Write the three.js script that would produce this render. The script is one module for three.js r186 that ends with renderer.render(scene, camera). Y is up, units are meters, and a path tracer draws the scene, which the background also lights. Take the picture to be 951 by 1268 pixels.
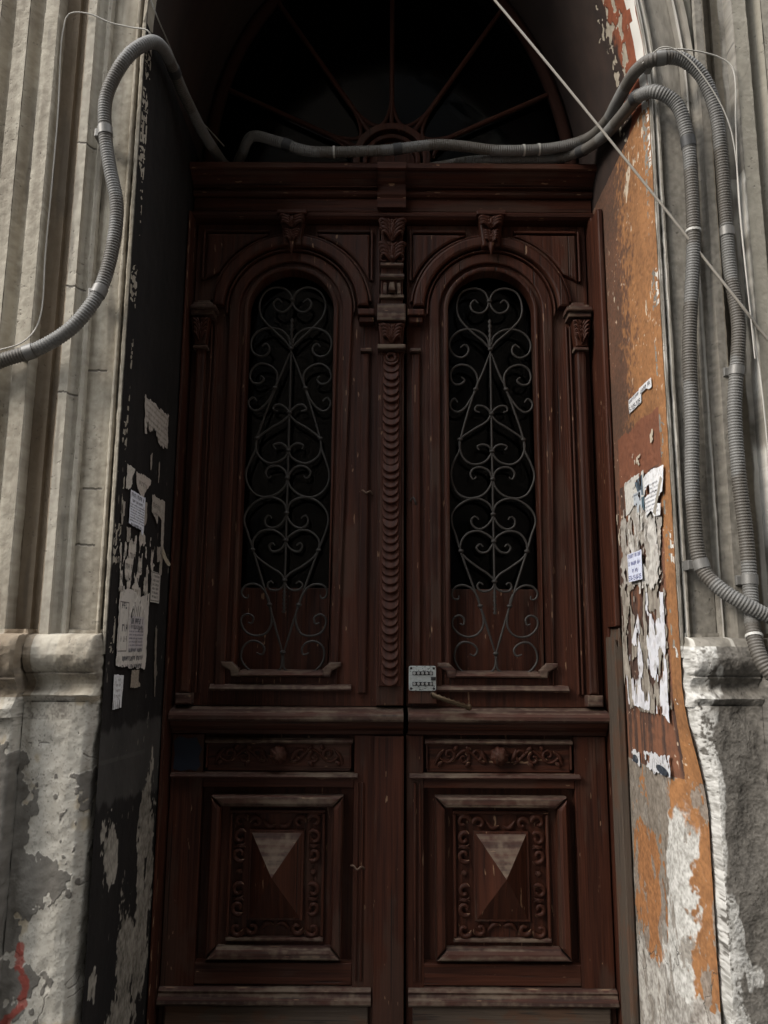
import * as THREE from 'three';
import { mergeGeometries, toCreasedNormals, mergeVertices } from 'three/addons/utils/BufferGeometryUtils.js';

// ---------------------------------------------------------------- camera, sky, sun, exposure
const scene = new THREE.Scene();
const camera = new THREE.PerspectiveCamera(2 * Math.atan(634 / 960) * 180 / Math.PI, 0.75, 0.05, 120);
camera.position.set(-0.022, 1.5, 2.8);
camera.rotation.order = 'XYZ';
camera.rotation.set(9.7 * Math.PI / 180, 0, 0.35 * Math.PI / 180);
camera.updateMatrixWorld();

const renderer = new THREE.WebGLRenderer({ antialias: true });
renderer.toneMapping = THREE.LinearToneMapping;
renderer.toneMappingExposure = 3.0;
renderer.shadowMap.enabled = true;

const SUN = new THREE.Vector3(-0.78, 0.6, 0.4).normalize();
{ // overcast sky: brighter overhead, a wide pale glow where the sun stands behind the cloud
  const w = 128, h = 64, d = new Float32Array(w * h * 4), v = new THREE.Vector3();
  for (let j = 0; j < h; j++) for (let i = 0; i < w; i++) {
    const el = ((j + 0.5) / h - 0.5) * Math.PI, az = ((i + 0.5) / w - 0.5) * 2 * Math.PI;
    v.set(Math.cos(el) * Math.cos(az), Math.sin(el), Math.cos(el) * Math.sin(az));
    const s = Math.max(0, v.y), g = Math.exp((v.dot(SUN) - 1) * 3.5);
    const b = 0.1 + 1.7 * Math.pow(s, 2.0) + 1.15 * g;
    const k = (j * w + i) * 4; d[k] = b * 0.98; d[k + 1] = b; d[k + 2] = b * 1.03; d[k + 3] = 1;
  }
  const t = new THREE.DataTexture(d, w, h, THREE.RGBAFormat, THREE.FloatType);
  t.mapping = THREE.EquirectangularReflectionMapping; t.magFilter = THREE.LinearFilter; t.minFilter = THREE.LinearFilter; t.wrapS = THREE.RepeatWrapping; t.needsUpdate = true;
  scene.background = t; scene.environment = t; scene.environmentIntensity = 1;
}
const sun = new THREE.DirectionalLight(0xfff4e6, 1.0);
sun.position.copy(SUN).multiplyScalar(20).add(new THREE.Vector3(0, 2, 0)); sun.target.position.set(0, 2, 0);
sun.castShadow = true; sun.shadow.radius = 34; sun.shadow.mapSize.set(2048, 2048);
Object.assign(sun.shadow.camera, { left: -6, right: 6, top: 8, bottom: -6, near: 1, far: 50 });
scene.add(sun, sun.target);

// ---------------------------------------------------------------- random, noise
let seed = 20477;
const rnd = () => { seed = (seed + 0x6D2B79F5) | 0; let t = Math.imul(seed ^ (seed >>> 15), 1 | seed); t = (t + Math.imul(t ^ (t >>> 7), 61 | t)) ^ t; return ((t ^ (t >>> 14)) >>> 0) / 4294967296; };
const rr = (a, b) => a + (b - a) * rnd();
const hash = (x, y, z) => { let h = Math.imul(x, 374761393) ^ Math.imul(y, 668265263) ^ Math.imul(z, 2147483647 ^ 97531); h = Math.imul(h ^ (h >>> 13), 1274126177); return ((h ^ (h >>> 16)) >>> 0) / 4294967296; };
const sm = t => t * t * (3 - 2 * t);
function n3(x, y, z) {
  const xi = Math.floor(x), yi = Math.floor(y), zi = Math.floor(z), u = sm(x - xi), v = sm(y - yi), w = sm(z - zi);
  const L = (a, b, t) => a + (b - a) * t;
  const p = (k) => L(L(hash(xi, yi, k), hash(xi + 1, yi, k), u), L(hash(xi, yi + 1, k), hash(xi + 1, yi + 1, k), u), v);
  return L(p(zi), p(zi + 1), w);
}
function n2(x, y, s = 0) {
  const xi = Math.floor(x), yi = Math.floor(y), u = sm(x - xi), v = sm(y - yi);
  const a = hash(xi, yi, s), b = hash(xi + 1, yi, s), c = hash(xi, yi + 1, s), d = hash(xi + 1, yi + 1, s);
  return a + (b - a) * u + (c - a) * v + (a - b - c + d) * u * v;
}
const fbm = (x, y, s = 0, o = 4) => { let a = 0, k = 0.5, t = 0; for (let i = 0; i < o; i++) { a += k * n2(x, y, s + i * 17); t += k; k *= 0.5; x *= 2.03; y *= 2.03; } return a / t; };
const step = (a, b, x) => { const t = Math.min(1, Math.max(0, (x - a) / (b - a))); return t * t * (3 - 2 * t); };
const mix = (a, b, t) => [a[0] + (b[0] - a[0]) * t, a[1] + (b[1] - a[1]) * t, a[2] + (b[2] - a[2]) * t];

// ---------------------------------------------------------------- textures (uv are metres everywhere)
const enc = v => { v = Math.min(1, Math.max(0, v)); return 255 * (v <= 0.0031308 ? 12.92 * v : 1.055 * Math.pow(v, 1 / 2.4) - 0.055); };
// fn(x, y) gives [r, g, b, height] in linear values; region x0, y0, width, height in metres
function paint(w, h, x0, y0, W, H, fn, repeat = false) {
  const c = new Uint8Array(w * h * 4), b = new Uint8Array(w * h * 4);
  for (let j = 0; j < h; j++) for (let i = 0; i < w; i++) {
    const o = fn(x0 + (i + 0.5) / w * W, y0 + (j + 0.5) / h * H), k = (j * w + i) * 4;
    c[k] = enc(o[0]); c[k + 1] = enc(o[1]); c[k + 2] = enc(o[2]); c[k + 3] = 255;
    const g = Math.min(255, Math.max(0, o[3] * 255)); b[k] = b[k + 1] = b[k + 2] = g; b[k + 3] = 255;
  }
  const mk = (d, srgb) => {
    const t = new THREE.DataTexture(d, w, h, THREE.RGBAFormat); t.magFilter = THREE.LinearFilter; t.minFilter = THREE.LinearMipmapLinearFilter; t.generateMipmaps = true;
    if (srgb) t.colorSpace = THREE.SRGBColorSpace;
    t.wrapS = t.wrapT = repeat ? THREE.MirroredRepeatWrapping : THREE.ClampToEdgeWrapping;
    t.repeat.set(1 / W, 1 / H); t.offset.set(-x0 / W, -y0 / H); t.needsUpdate = true; return t;
  };
  return [mk(c, true), mk(b, false)];
}
const mat = (map, bump, bs, rough, extra = {}) => new THREE.MeshStandardMaterial({ map, bumpMap: bump, bumpScale: bs, roughness: rough, side: THREE.DoubleSide, ...extra });
const plain = (r, g, b, rough = 0.8, extra = {}) => { const m = new THREE.MeshStandardMaterial({ roughness: rough, side: THREE.DoubleSide, ...extra }); m.color.setRGB(r, g, b); return m; };

// old red-brown door paint over wood: grain along v, worn flecks of bare wood
const woodFn = (tone) => (x, y) => {
  const g = fbm(x * 70, y * 2.2, 3), g2 = fbm(x * 260, y * 7, 9, 3), p = fbm(x * 7, y * 3.4, 21);
  let c = mix([0.0135, 0.0038, 0.0018], [0.064, 0.0188, 0.0088], step(0.2, 0.8, 0.4 * g + 0.25 * p + 0.35 * g2));
  const worn = step(0.6, 0.72, fbm(x * 11, y * 4, 35) + 0.18 * (g2 - 0.5));
  c = mix(c, [0.06, 0.04, 0.029], worn * 0.35);
  const fl = step(0.815, 0.845, fbm(x * 95, y * 17, 44, 3));
  c = mix(c, [0.24, 0.15, 0.09], fl * 0.8);
  const crack = step(0.8, 0.86, fbm(x * 120, y * 3, 61, 2));
  c = mix(c, [0.012, 0.008, 0.006], crack * 0.8);
  return [c[0] * tone, c[1] * tone, c[2] * tone, 0.45 * g + 0.3 * g2 + 0.25 * p - 0.4 * crack - 0.25 * fl];
};
const [woodC, woodB] = paint(640, 1024, 0, 0, 0.8, 1.28, woodFn(1), true);
const M = {};
const wood = (map, bump, bs, rough) => new THREE.MeshPhysicalMaterial({ map, bumpMap: bump, bumpScale: bs, roughness: rough, specularIntensity: 0.45, side: THREE.DoubleSide });
M.wood = wood(woodC, woodB, 0.003, 0.6);
{ // the same board turned, for pieces whose grain runs along x
  const a = woodC.clone(), b = woodB.clone();
  for (const t of [a, b]) { t.rotation = Math.PI / 2; t.needsUpdate = true; }
  M.woodH = wood(a, b, 0.003, 0.6);
}
const [dustLitC, dustB] = paint(512, 512, 0, 0, 0.6, 0.6, (x, y) => {
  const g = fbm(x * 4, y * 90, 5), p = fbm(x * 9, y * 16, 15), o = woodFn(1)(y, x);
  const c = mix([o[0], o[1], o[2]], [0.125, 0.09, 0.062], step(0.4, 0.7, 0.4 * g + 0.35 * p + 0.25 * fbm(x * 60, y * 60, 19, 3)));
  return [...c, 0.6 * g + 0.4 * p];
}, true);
M.ledge = mat(dustLitC, dustB, 0.002, 0.8);             // dust and worn grey wood, paled also to stand in for light on ledges
const [greyWC, greyWB] = paint(384, 1024, 0, 0, 0.48, 1.28, (x, y) => {
  const g = fbm(x * 90, y * 3, 73), p = fbm(x * 16, y * 7, 77), q = fbm(x * 40, y * 20, 79);
  let c = mix([0.06, 0.045, 0.034], [0.15, 0.12, 0.09], 0.6 * g + 0.4 * p);
  c = mix(c, [0.13, 0.065, 0.033], step(0.55, 0.66, p + 0.3 * (q - 0.5)) * 0.7);
  c = mix(c, [0.016, 0.012, 0.01], step(0.66, 0.72, g) * 0.7);
  return [...c, g];
}, true);
M.greyWood = mat(greyWC, greyWB, 0.004, 0.85); M.greyWood.color.setRGB(0.55, 0.5, 0.46);
{ const a = greyWC.clone(), b = greyWB.clone(); for (const t of [a, b]) { t.rotation = Math.PI / 2; t.needsUpdate = true; } M.kick = mat(a, b, 0.004, 0.85); M.kick.color.setRGB(0.62, 0.55, 0.5); }
M.iron = plain(0.03, 0.026, 0.022, 0.6, { metalness: 0.15 });
M.brass = plain(0.1, 0.072, 0.045, 0.34, { metalness: 0.85 });
M.rust = plain(0.1, 0.06, 0.038, 0.8);
M.steel = plain(0.55, 0.56, 0.55, 0.36, { metalness: 0.8 });
M.black = plain(0.012, 0.012, 0.012, 0.5);
M.glass = new THREE.MeshPhysicalMaterial({ transmission: 1, thickness: 0, roughness: 0.1, ior: 1.45, specularIntensity: 0.5, side: THREE.DoubleSide }); M.glass.color.setRGB(0.35, 0.38, 0.4);
M.hall = plain(0.035, 0.032, 0.03, 0.95);
M.dullWood = new THREE.MeshPhysicalMaterial({ roughness: 0.9, specularIntensity: 0.25, side: THREE.DoubleSide }); M.dullWood.color.setRGB(0.03, 0.012, 0.008);  // one even dark brown with little sheen, for the fanlight rim
M.blue = plain(0.003, 0.009, 0.022, 0.7);

// cream stone beside the door, drawn on the face (x, y)
const pores = (x, y, s) => step(0.8, 0.86, fbm(x * 150, y * 150, s, 2)) * step(0.5, 0.62, n2(x * 13, y * 9, s));
const [cream, creamB] = paint(768, 2048, -1.5, 0.2, 0.78, 3.9, (x, y) => {
  const a = -x, st = fbm(x * 55, y * 1.3, 101), bl = fbm(x * 9, y * 5, 111), fi = fbm(x * 70, y * 70, 121, 3);
  let c = mix([0.21, 0.18, 0.138], [0.46, 0.42, 0.34], step(0.15, 0.85, 0.4 * st + 0.25 * bl + 0.35 * fi));
  if (a > 0.948 && a < 1.03) {                                     // brown rain-stained return beside the pilaster
    c = mix(c, [0.17, 0.125, 0.08], 0.55 + 0.35 * st);
  } else if (a > 0.884 && a < 0.951) c = mix(c, [0.42, 0.4, 0.35], 0.3);
  const dirt = step(0.58, 0.7, fbm(x * 22, y * 2.4, 131));
  c = mix(c, [0.12, 0.105, 0.085], dirt * 0.5);
  const f2 = fbm(x * 210, y * 190, 125, 2); let h = 0.45 + 0.1 * fi + 0.14 * f2;
  const jt = Math.min(...[[2.52, 0.93], [2.2, 0.93], [1.93, 0.84], [1.77, 0.85], [2.98, 0.93], [2.28, 0.85]].map(([jy, jx]) => Math.abs(y - jy + 0.006 * (fbm(x * 60, jy * 9, 141, 2) - 0.5)) + (Math.abs(a - jx) < 0.028 ? 0 : 1)));
  if (jt < 0.0028) { c = mix(c, [0.07, 0.06, 0.05], 0.8); h = 0.1; }
  if (y < 1.36) {                                                  // plinth: a grey skim coat flaking off pale stone
    const edge = fbm(x * 14, y * 9, 151) * 0.5 + fbm(x * 60, y * 45, 161, 3) * 0.16;
    const skim = step(0.0, 0.012, edge - 0.29 - Math.max(0, (y - 1.16) * 1.6) - Math.max(0, (0.985 - y) * 0.5) * step(0.93, 0.8, a) + 0.16 * step(0.9, 1.0, a) * step(1.33, 1.1, y));
    const pale = mix([0.27, 0.248, 0.205], [0.48, 0.455, 0.4], 0.4 * bl + 0.6 * fi);
    const grey = mix([0.085, 0.078, 0.067], [0.175, 0.16, 0.138], 0.6 * fi + 0.4 * bl);
    c = mix(pale, grey, skim); h = 0.3 + 0.1 * fi + 0.2 * f2 + 0.4 * skim; c = mix(c, [0.1, 0.09, 0.075], step(0.6, 0.75, f2) * 0.35);
    const yel = step(0.56, 0.66, fbm(x * 15, y * 11, 167)) * (1 - skim); c = mix(c, [0.3, 0.24, 0.15], yel * 0.6);
    const cr = Math.abs(fbm(x * 4, y * 7, 171) - 0.5); if (cr < 0.004 && bl > 0.52) { c = mix(c, [0.09, 0.08, 0.07], 0.6); h -= 0.3; }
    // red spray-paint stroke
    const path = [[0.93, 0.745], [0.926, 0.70], [0.906, 0.655], [0.915, 0.61], [0.95, 0.575], [0.975, 0.56]];
    let d = 9; for (let i = 0; i < 5; i++) { const [ax, ay] = path[i], [bx, by] = path[i + 1], t = Math.min(1, Math.max(0, ((a - ax) * (bx - ax) + (y - ay) * (by - ay)) / ((bx - ax) ** 2 + (by - ay) ** 2))); d = Math.min(d, Math.hypot(a - ax - t * (bx - ax), y - ay - t * (by - ay))); }
    c = mix(c, [0.26, 0.035, 0.02], step(0.013, 0.007, d + 0.016 * (fi - 0.5)) * 0.8);
  }
  if (y < 1.56 && y > 1.3) { const so = step(0.5, 0.68, fbm(x * 16, y * 24, 191) * 0.5 + fi * 0.3 + f2 * 0.2 + 0.07 * step(0.9, 0.98, a)); c = mix(c, [0.1, 0.083, 0.066], so * 0.6); }
  const po = pores(x, y, 181); c = mix(c, [0.09, 0.08, 0.065], po * 0.5); h -= 0.25 * po;
  return [...c, h];
});
M.cream = mat(cream, creamB, 0.004, 0.92);
// grimy grey render on the other side
const [grime, grimeB] = paint(768, 2048, 0.7, 0.2, 0.78, 3.9, (x, y) => {
  const st = fbm(x * 50, y * 1.4, 201), bl = fbm(x * 9, y * 5, 211), fi = fbm(x * 80, y * 80, 221, 3), e = fbm(x * 40, y * 12, 231, 3);
  let c = mix([0.1, 0.091, 0.075], [0.27, 0.248, 0.21], step(0.15, 0.85, 0.35 * st + 0.3 * bl + 0.35 * fi)), h = 0.5 + 0.25 * fi;
  const white = (x0, w, k) => { const t = step(w, w * 0.45, Math.abs(x - x0) + w * 1.1 * (e - 0.5)) * k; c = mix(c, [0.6, 0.58, 0.53], t); };
  if (y > 1.5) { white(0.778, 0.011, 0.95); white(0.802, 0.009, 0.75); white(0.905, 0.006, 0.4); white(1.032, 0.013, step(0.38, 0.55, fbm(x * 8, y * 3, 233)) * (y < 2.9 ? 1 : 0.35)); if (x > 1.045) c = mix(c, [0.3, 0.28, 0.225], 0.55); if (x > 0.956 && x < 1.02) c = mix(c, [0.17, 0.14, 0.095], 0.5); }
  else {
    const f2 = fbm(x * 190, y * 190, 223, 2); c = mix([0.06, 0.054, 0.046], [0.185, 0.17, 0.148], step(0.15, 0.85, 0.25 * bl + 0.4 * fi + 0.35 * f2)); h = 0.3 + 0.4 * fi + 0.3 * f2;
    if (y > 1.33) c = mix(c, [0.2, 0.19, 0.165], step(0.5, 0.62, bl) * 0.5);
    const low = step(0.0, 0.012, 0.03 + 0.16 * Math.max(0, 0.97 - y) - (x - 0.838) + 0.14 * (fbm(x * 14, y * 10, 241) - 0.62) + 0.07 * (e - 0.5)) ;
    const lump = step(0, 0.01, 0.06 - Math.hypot(x - 0.80, (y - 1.46) * 1.2) + 0.03 * (e - 0.4));
    const rim = step(0, 0.008, 0.022 - (x - 0.842) + 0.05 * (e - 0.5)) * step(1.36, 1.3, y);
    c = mix(c, mix([0.3, 0.29, 0.265], [0.56, 0.55, 0.52], step(0.3, 0.7, 0.5 * fi + 0.5 * f2)), Math.max(low, lump, rim * 0.8) * step(0.3, 0.42, e * 0.6 + f2 * 0.4));
    if (x > 0.985) { const w2 = step(0.54, 0.58, fbm(x * 26, y * 7, 251)); c = mix(c, [0.5, 0.48, 0.44], w2 * 0.85); }
  }
  const po = pores(x, y, 261); c = mix(c, [0.05, 0.045, 0.04], po * 0.5); h -= 0.2 * po;
  return [...c, h];
});
M.grime = mat(grime, grimeB, 0.005, 0.93);

// reveals, drawn on (z, y)
const blob = (z, y, z0, y0, rz, ry, n) => step(0.0, 0.14, 1 - Math.hypot((z - z0) / rz, (y - y0) / ry) + n);
const [blackW, blackWB] = paint(448, 2048, 0, 0.2, 0.8, 3.9, (z, y) => {
  const bl = fbm(z * 8, y * 6, 301), fi = fbm(z * 60, y * 50, 311, 3), st = fbm(z * 40, y * 2.5, 321);
  let c = mix([0.011, 0.0102, 0.01], [0.025, 0.0215, 0.0195], 0.5 * bl + 0.5 * st), h = 0.6 + 0.2 * fi;
  const n = 1.5 * (fbm(z * 18, y * 8, 331) - 0.5) + 0.9 * (fi - 0.5);
  const gr = step(0, 0.02, Math.min(1.27 - y, y - 1.0 - 0.1 * z) + 0.05 * (fbm(z * 30, y * 6, 341) - 0.5)); 
  c = mix(c, mix([0.038, 0.036, 0.033], [0.068, 0.063, 0.058], bl), gr * 0.9); h -= gr * 0.1;
  const ln = Math.abs(y - 1.165 - 0.05 * (z - 0.3)); if (ln < 0.006 && z < 0.66 && z > 0.25) c = mix(c, [0.08, 0.074, 0.068], 0.4);
  let p = 0;
  for (const [a, b, ra, rb] of [[0.53, 0.94, 0.075, 0.09], [0.22, 0.9, 0.07, 0.2], [0.13, 0.78, 0.05, 0.24], [0.33, 0.56, 0.085, 0.2], [0.2, 0.6, 0.07, 0.24], [0.36, 0.4, 0.14, 0.12], [0.6, 0.62, 0.03, 0.05]]) p = Math.max(p, blob(z, y, a, b, ra, rb, n));
  c = mix(c, mix([0.08, 0.07, 0.056], [0.36, 0.33, 0.28], step(0.15, 0.85, fi * 0.45 + bl * 0.25 + 0.3 * fbm(z * 170, y * 110, 361, 2))), p); h -= p * 0.45;
  const fl = step(0.81, 0.84, fbm(z * 55, y * 20, 351, 3)) * step(2.2, 1.9, y); c = mix(c, [0.2, 0.18, 0.15], fl * 0.7);
  return [...c, h];
});
const matte = (map, bump, bs, k = 0.25) => new THREE.MeshPhysicalMaterial({ map, bumpMap: bump, bumpScale: bs, roughness: 0.95, specularIntensity: k, side: THREE.DoubleSide });
M.blackWall = matte(blackW, blackWB, 0.004);
const [orangeW, orangeWB] = paint(448, 2048, 0, 0.2, 0.8, 3.9, (z, y) => {
  const bl = fbm(z * 7, y * 6, 401), fi = fbm(z * 70, y * 60, 411, 3), st = fbm(z * 36, y * 2.6, 421), n = fbm(z * 22, y * 10, 431) - 0.5 + 0.5 * (fi - 0.5), f2 = fbm(z * 200, y * 150, 437, 2);
  let c = mix([0.125, 0.055, 0.021], [0.36, 0.165, 0.06], step(0.15, 0.85, 0.3 * bl + 0.25 * fi + 0.2 * st + 0.25 * f2)), h = 0.65 + 0.15 * fi;
  // older red-brown coat by the door, with shade painted in, and on the arch
  const red = Math.max(step(0.07, -0.07, z - 0.29 - 0.05 * step(2.1, 2.5, y) + 0.15 * n + 0.2 * (fi - 0.5) - 0.08 * st), step(0, 0.05, y - 3.3 + 0.1 * n));
  c = mix(c, mix([0.05, 0.027, 0.017], [0.12, 0.052, 0.028], step(0.2, 0.8, 0.5 * bl + 0.5 * f2)), red * 0.95);
  if (y > 2.02 + 0.02 * n && y < 2.2 + 0.03 * n && z > 0.2 && z < 0.6) c = mix([0.12, 0.042, 0.02], [0.19, 0.068, 0.032], fi);
  if (y < 2.03 && y > 1.14 && z > 0.14 && z < 0.585 + 0.02 * n) c = mix([0.05, 0.026, 0.018], [0.17, 0.07, 0.035], step(0.3, 0.7, st + 0.3 * (fi - 0.5)));
  const chips = step(0.69, 0.71, fbm(z * 44, y * 20, 441) * 0.6 + fbm(z * 9, y * 4, 445) * 0.4 + 0.12 * (fi - 0.5) + 0.07 * step(2.55, 3.4, y) - 0.06 * step(0.4, 0.2, z));
  if (y > 2.45) { c = mix(c, [0.5, 0.42, 0.32], chips * 0.9); h -= chips * 0.35; }
  if (y < 1.14) {
    const m = n * 0.12;
    const inner = z + m < 0.5;
    if (inner) c = mix([0.085, 0.068, 0.052], [0.26, 0.225, 0.185], step(0.15, 0.85, fi * 0.35 + st * 0.3 + f2 * 0.35));
    if (z + m > 0.19 && z + m < 0.42 && y + m < 0.945 && y + 1.6 * m > 0.6) c = mix([0.17, 0.072, 0.026], [0.36, 0.16, 0.058], step(0.15, 0.85, fi * 0.5 + f2 * 0.5));
    if (z + 2 * m > 0.27 && z + 2 * m < 0.3 && y + m > 1.0) c = [0.3, 0.13, 0.045];
    const wh = step(0, 0.02, 0.075 - Math.abs(z - 0.5 + 0.18 * (0.75 - y)) + m + 0.1 * Math.max(0, 0.8 - y)) * step(1.05, 1.02, y + m);
    c = mix(c, mix([0.25, 0.24, 0.215], [0.58, 0.57, 0.54], step(0.2, 0.8, fi * 0.5 + f2 * 0.5)), wh); h -= wh * 0.3;
    if (y + m < 0.6) c = mix(c, mix([0.13, 0.115, 0.098], [0.5, 0.48, 0.44], step(0.25, 0.75, fi * 0.4 + bl * 0.35 + f2 * 0.25)), 0.95);
    const scar = step(0.6, 0.64, fbm(z * 26, y * 13, 457) + 0.12 * (f2 - 0.5)); c = mix(c, mix([0.1, 0.085, 0.07], [0.3, 0.27, 0.23], f2), scar * 0.85); h -= 0.2 * scar;
    const cr = Math.abs(fbm(z * 9, y * 9, 451) - 0.5); if (cr < 0.006 && y < 0.7) { c = mix(c, [0.04, 0.035, 0.03], 0.8); h -= 0.3; }
  } else {
    const sp = step(0.8, 0.84, fbm(z * 85, y * 60, 461, 2)) * step(0.5, 0.6, bl); c = mix(c, [0.58, 0.45, 0.33], sp * 0.75); h -= sp * 0.2;
  }
  return [...c, h];
});
M.orangeWall = mat(orangeW, orangeWB, 0.005, 0.85);
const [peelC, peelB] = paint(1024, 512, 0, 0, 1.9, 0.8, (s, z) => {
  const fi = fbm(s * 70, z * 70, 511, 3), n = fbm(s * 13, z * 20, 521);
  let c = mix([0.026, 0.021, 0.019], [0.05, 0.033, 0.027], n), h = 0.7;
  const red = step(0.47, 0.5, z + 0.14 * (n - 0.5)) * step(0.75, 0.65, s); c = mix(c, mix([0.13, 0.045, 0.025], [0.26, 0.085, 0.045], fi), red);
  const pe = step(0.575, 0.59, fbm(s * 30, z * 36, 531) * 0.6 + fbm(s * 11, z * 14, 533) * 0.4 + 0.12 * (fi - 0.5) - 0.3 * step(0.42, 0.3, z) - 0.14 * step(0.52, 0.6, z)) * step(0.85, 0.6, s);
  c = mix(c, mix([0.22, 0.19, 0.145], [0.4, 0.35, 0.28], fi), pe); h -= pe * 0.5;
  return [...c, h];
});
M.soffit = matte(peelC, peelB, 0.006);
const [pipeC, pipeB] = paint(256, 512, 0, 0, 0.25, 0.5, (x, y) => { const n = fbm(x * 30, y * 30, 601), d = fbm(x * 9, y * 7, 611); const c = mix([0.098, 0.096, 0.09], [0.155, 0.15, 0.14], n); return [...mix(c, [0.06, 0.05, 0.038], step(0.48, 0.62, d + 0.2 * (n - 0.5)) * 0.75), n]; }, true);
M.pipe = mat(pipeC, pipeB, 0.0008, 0.62);
const [paveC, paveB] = paint(512, 512, 0, 0, 2, 2, (x, y) => { const n = fbm(x * 40, y * 40, 701), d = fbm(x * 3, y * 3, 711); return [...mix([0.04, 0.039, 0.037], [0.1, 0.097, 0.09], 0.5 * n + 0.5 * d), n]; }, true);
M.pave = mat(paveC, paveB, 0.005, 0.9);
const [rendC, rendB] = paint(512, 512, 0, 0, 3, 3, (x, y) => { const n = fbm(x * 20, y * 20, 721), d = fbm(x * 2, y * 2, 731); return [...mix([0.2, 0.18, 0.15], [0.33, 0.3, 0.25], 0.4 * n + 0.6 * d), n]; }, true);
M.render = mat(rendC, rendB, 0.006, 0.92);
M.opposite = mat(rendC, rendB, 0.006, 0.92); M.opposite.color.setRGB(0.42, 0.38, 0.36);

// ---------------------------------------------------------------- geometry helpers
const taken = {};
const numbered = n => { const k = taken[n] = (taken[n] ?? -1) + 1; return k ? `${n}_${String(k).padStart(3, '0')}` : n; };
function thing(name, label, category, pos = [0, 0, 0], group) {
  const g = new THREE.Group(); g.name = numbered(name); g.position.set(...pos); g.userData = { label, category }; if (group) g.userData.group = group; scene.add(g); return g;
}
// part: geometry is given in world coordinates and moved into the thing's own frame
function part(name, geo, m, parent, label) {
  const o = new THREE.Mesh(geo, m); o.name = name; if (label) o.userData.label = label;
  let p = parent, off = new THREE.Vector3(); while (p && p !== scene) { off.add(p.position); p = p.parent; }
  if (off.lengthSq()) geo.translate(-off.x, -off.y, -off.z);
  parent.add(o); return o;
}
function solo(name, geo, m, label, category, group, kind) {
  const o = new THREE.Mesh(geo, m); o.name = numbered(name); o.userData = kind ? { kind } : { label, category }; if (group) o.userData.group = group;
  geo.computeBoundingBox(); const c = geo.boundingBox.getCenter(new THREE.Vector3()); c.y = geo.boundingBox.min.y; geo.translate(-c.x, -c.y, -c.z); o.position.copy(c); scene.add(o); return o;
}
function uvBox(g, ox = 0, oy = 0) {                                 // uv in metres from the face's main direction
  if (g.index) g = g.toNonIndexed();
  const p = g.attributes.position, n = p.count, uv = new Float32Array(n * 2), a = new THREE.Vector3(), b = new THREE.Vector3(), c = new THREE.Vector3();
  for (let i = 0; i < n; i += 3) {
    a.fromBufferAttribute(p, i); b.fromBufferAttribute(p, i + 1); c.fromBufferAttribute(p, i + 2);
    const nn = b.clone().sub(a).cross(c.clone().sub(a)); const x = Math.abs(nn.x), y = Math.abs(nn.y), z = Math.abs(nn.z);
    [a, b, c].forEach((v, k) => { const q = x > y && x > z ? [v.z, v.y] : y > z ? [v.x, v.z] : [v.x, v.y]; uv[(i + k) * 2] = q[0] + ox; uv[(i + k) * 2 + 1] = q[1] + oy; });
  }
  g.setAttribute('uv', new THREE.BufferAttribute(uv, 2)); return g;
}
function keep(g) { for (const k of Object.keys(g.attributes)) if (!['position', 'normal', 'uv'].includes(k)) g.deleteAttribute(k); return g; }
function extr(shape, z0, z1, bevel = 0.003, seg = 12) {
  const g = new THREE.ExtrudeGeometry(shape, { depth: Math.max(0.0005, z1 - z0 - bevel), bevelEnabled: bevel > 0, bevelThickness: bevel, bevelSize: bevel * 0.9, bevelOffset: -bevel * 0.9, bevelSegments: 2, curveSegments: seg });
  g.translate(0, 0, z0); return uvBox(keep(g), rnd(), rnd());
}
const rect = (x0, y0, x1, y1) => { const s = new THREE.Shape(); s.moveTo(x0, y0); s.lineTo(x1, y0); s.lineTo(x1, y1); s.lineTo(x0, y1); s.closePath(); return s; };
const box = (x0, x1, y0, y1, z0, z1, bevel = 0.003) => extr(rect(Math.min(x0, x1), y0, Math.max(x0, x1), y1), z0, z1, bevel);
const poly = pts => { const s = new THREE.Shape(); pts.forEach(([x, y], i) => i ? s.lineTo(x, y) : s.moveTo(x, y)); s.closePath(); return s; };
// a moulding: profile of [y, z] run along x
function runX(profile, x0, x1, crease = 0.5) {
  const pos = [], uv = [], X = [x0, x1], nx = Math.max(1, Math.round(Math.abs(x1 - x0) / 0.05));
  const P = profile.length, at = (i, k) => [x0 + (x1 - x0) * i / nx, profile[k][0], profile[k][1]];
  let s = 0; const ss = profile.map((p, k) => { if (k) s += Math.hypot(p[0] - profile[k - 1][0], p[1] - profile[k - 1][1]); return s; });
  for (let i = 0; i < nx; i++) for (let k = 0; k < P - 1; k++) {
    const a = at(i, k), b = at(i + 1, k), c = at(i + 1, k + 1), d = at(i, k + 1);
    for (const [v, t] of [[a, k], [b, k], [c, k + 1], [a, k], [c, k + 1], [d, k + 1]]) { pos.push(...v); uv.push(v[0], ss[t] + profile[0][0]); }
  }
  for (const e of X) for (let k = 1; k < P - 1; k++) for (const q of [0, k, k + 1]) { pos.push(e, profile[q][0], profile[q][1]); uv.push(profile[q][1], profile[q][0]); }
  const g = new THREE.BufferGeometry(); g.setAttribute('position', new THREE.Float32BufferAttribute(pos, 3)); g.setAttribute('uv', new THREE.Float32BufferAttribute(uv, 2));
  g.computeVertexNormals(); return toCreasedNormals(g, crease);
}
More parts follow.
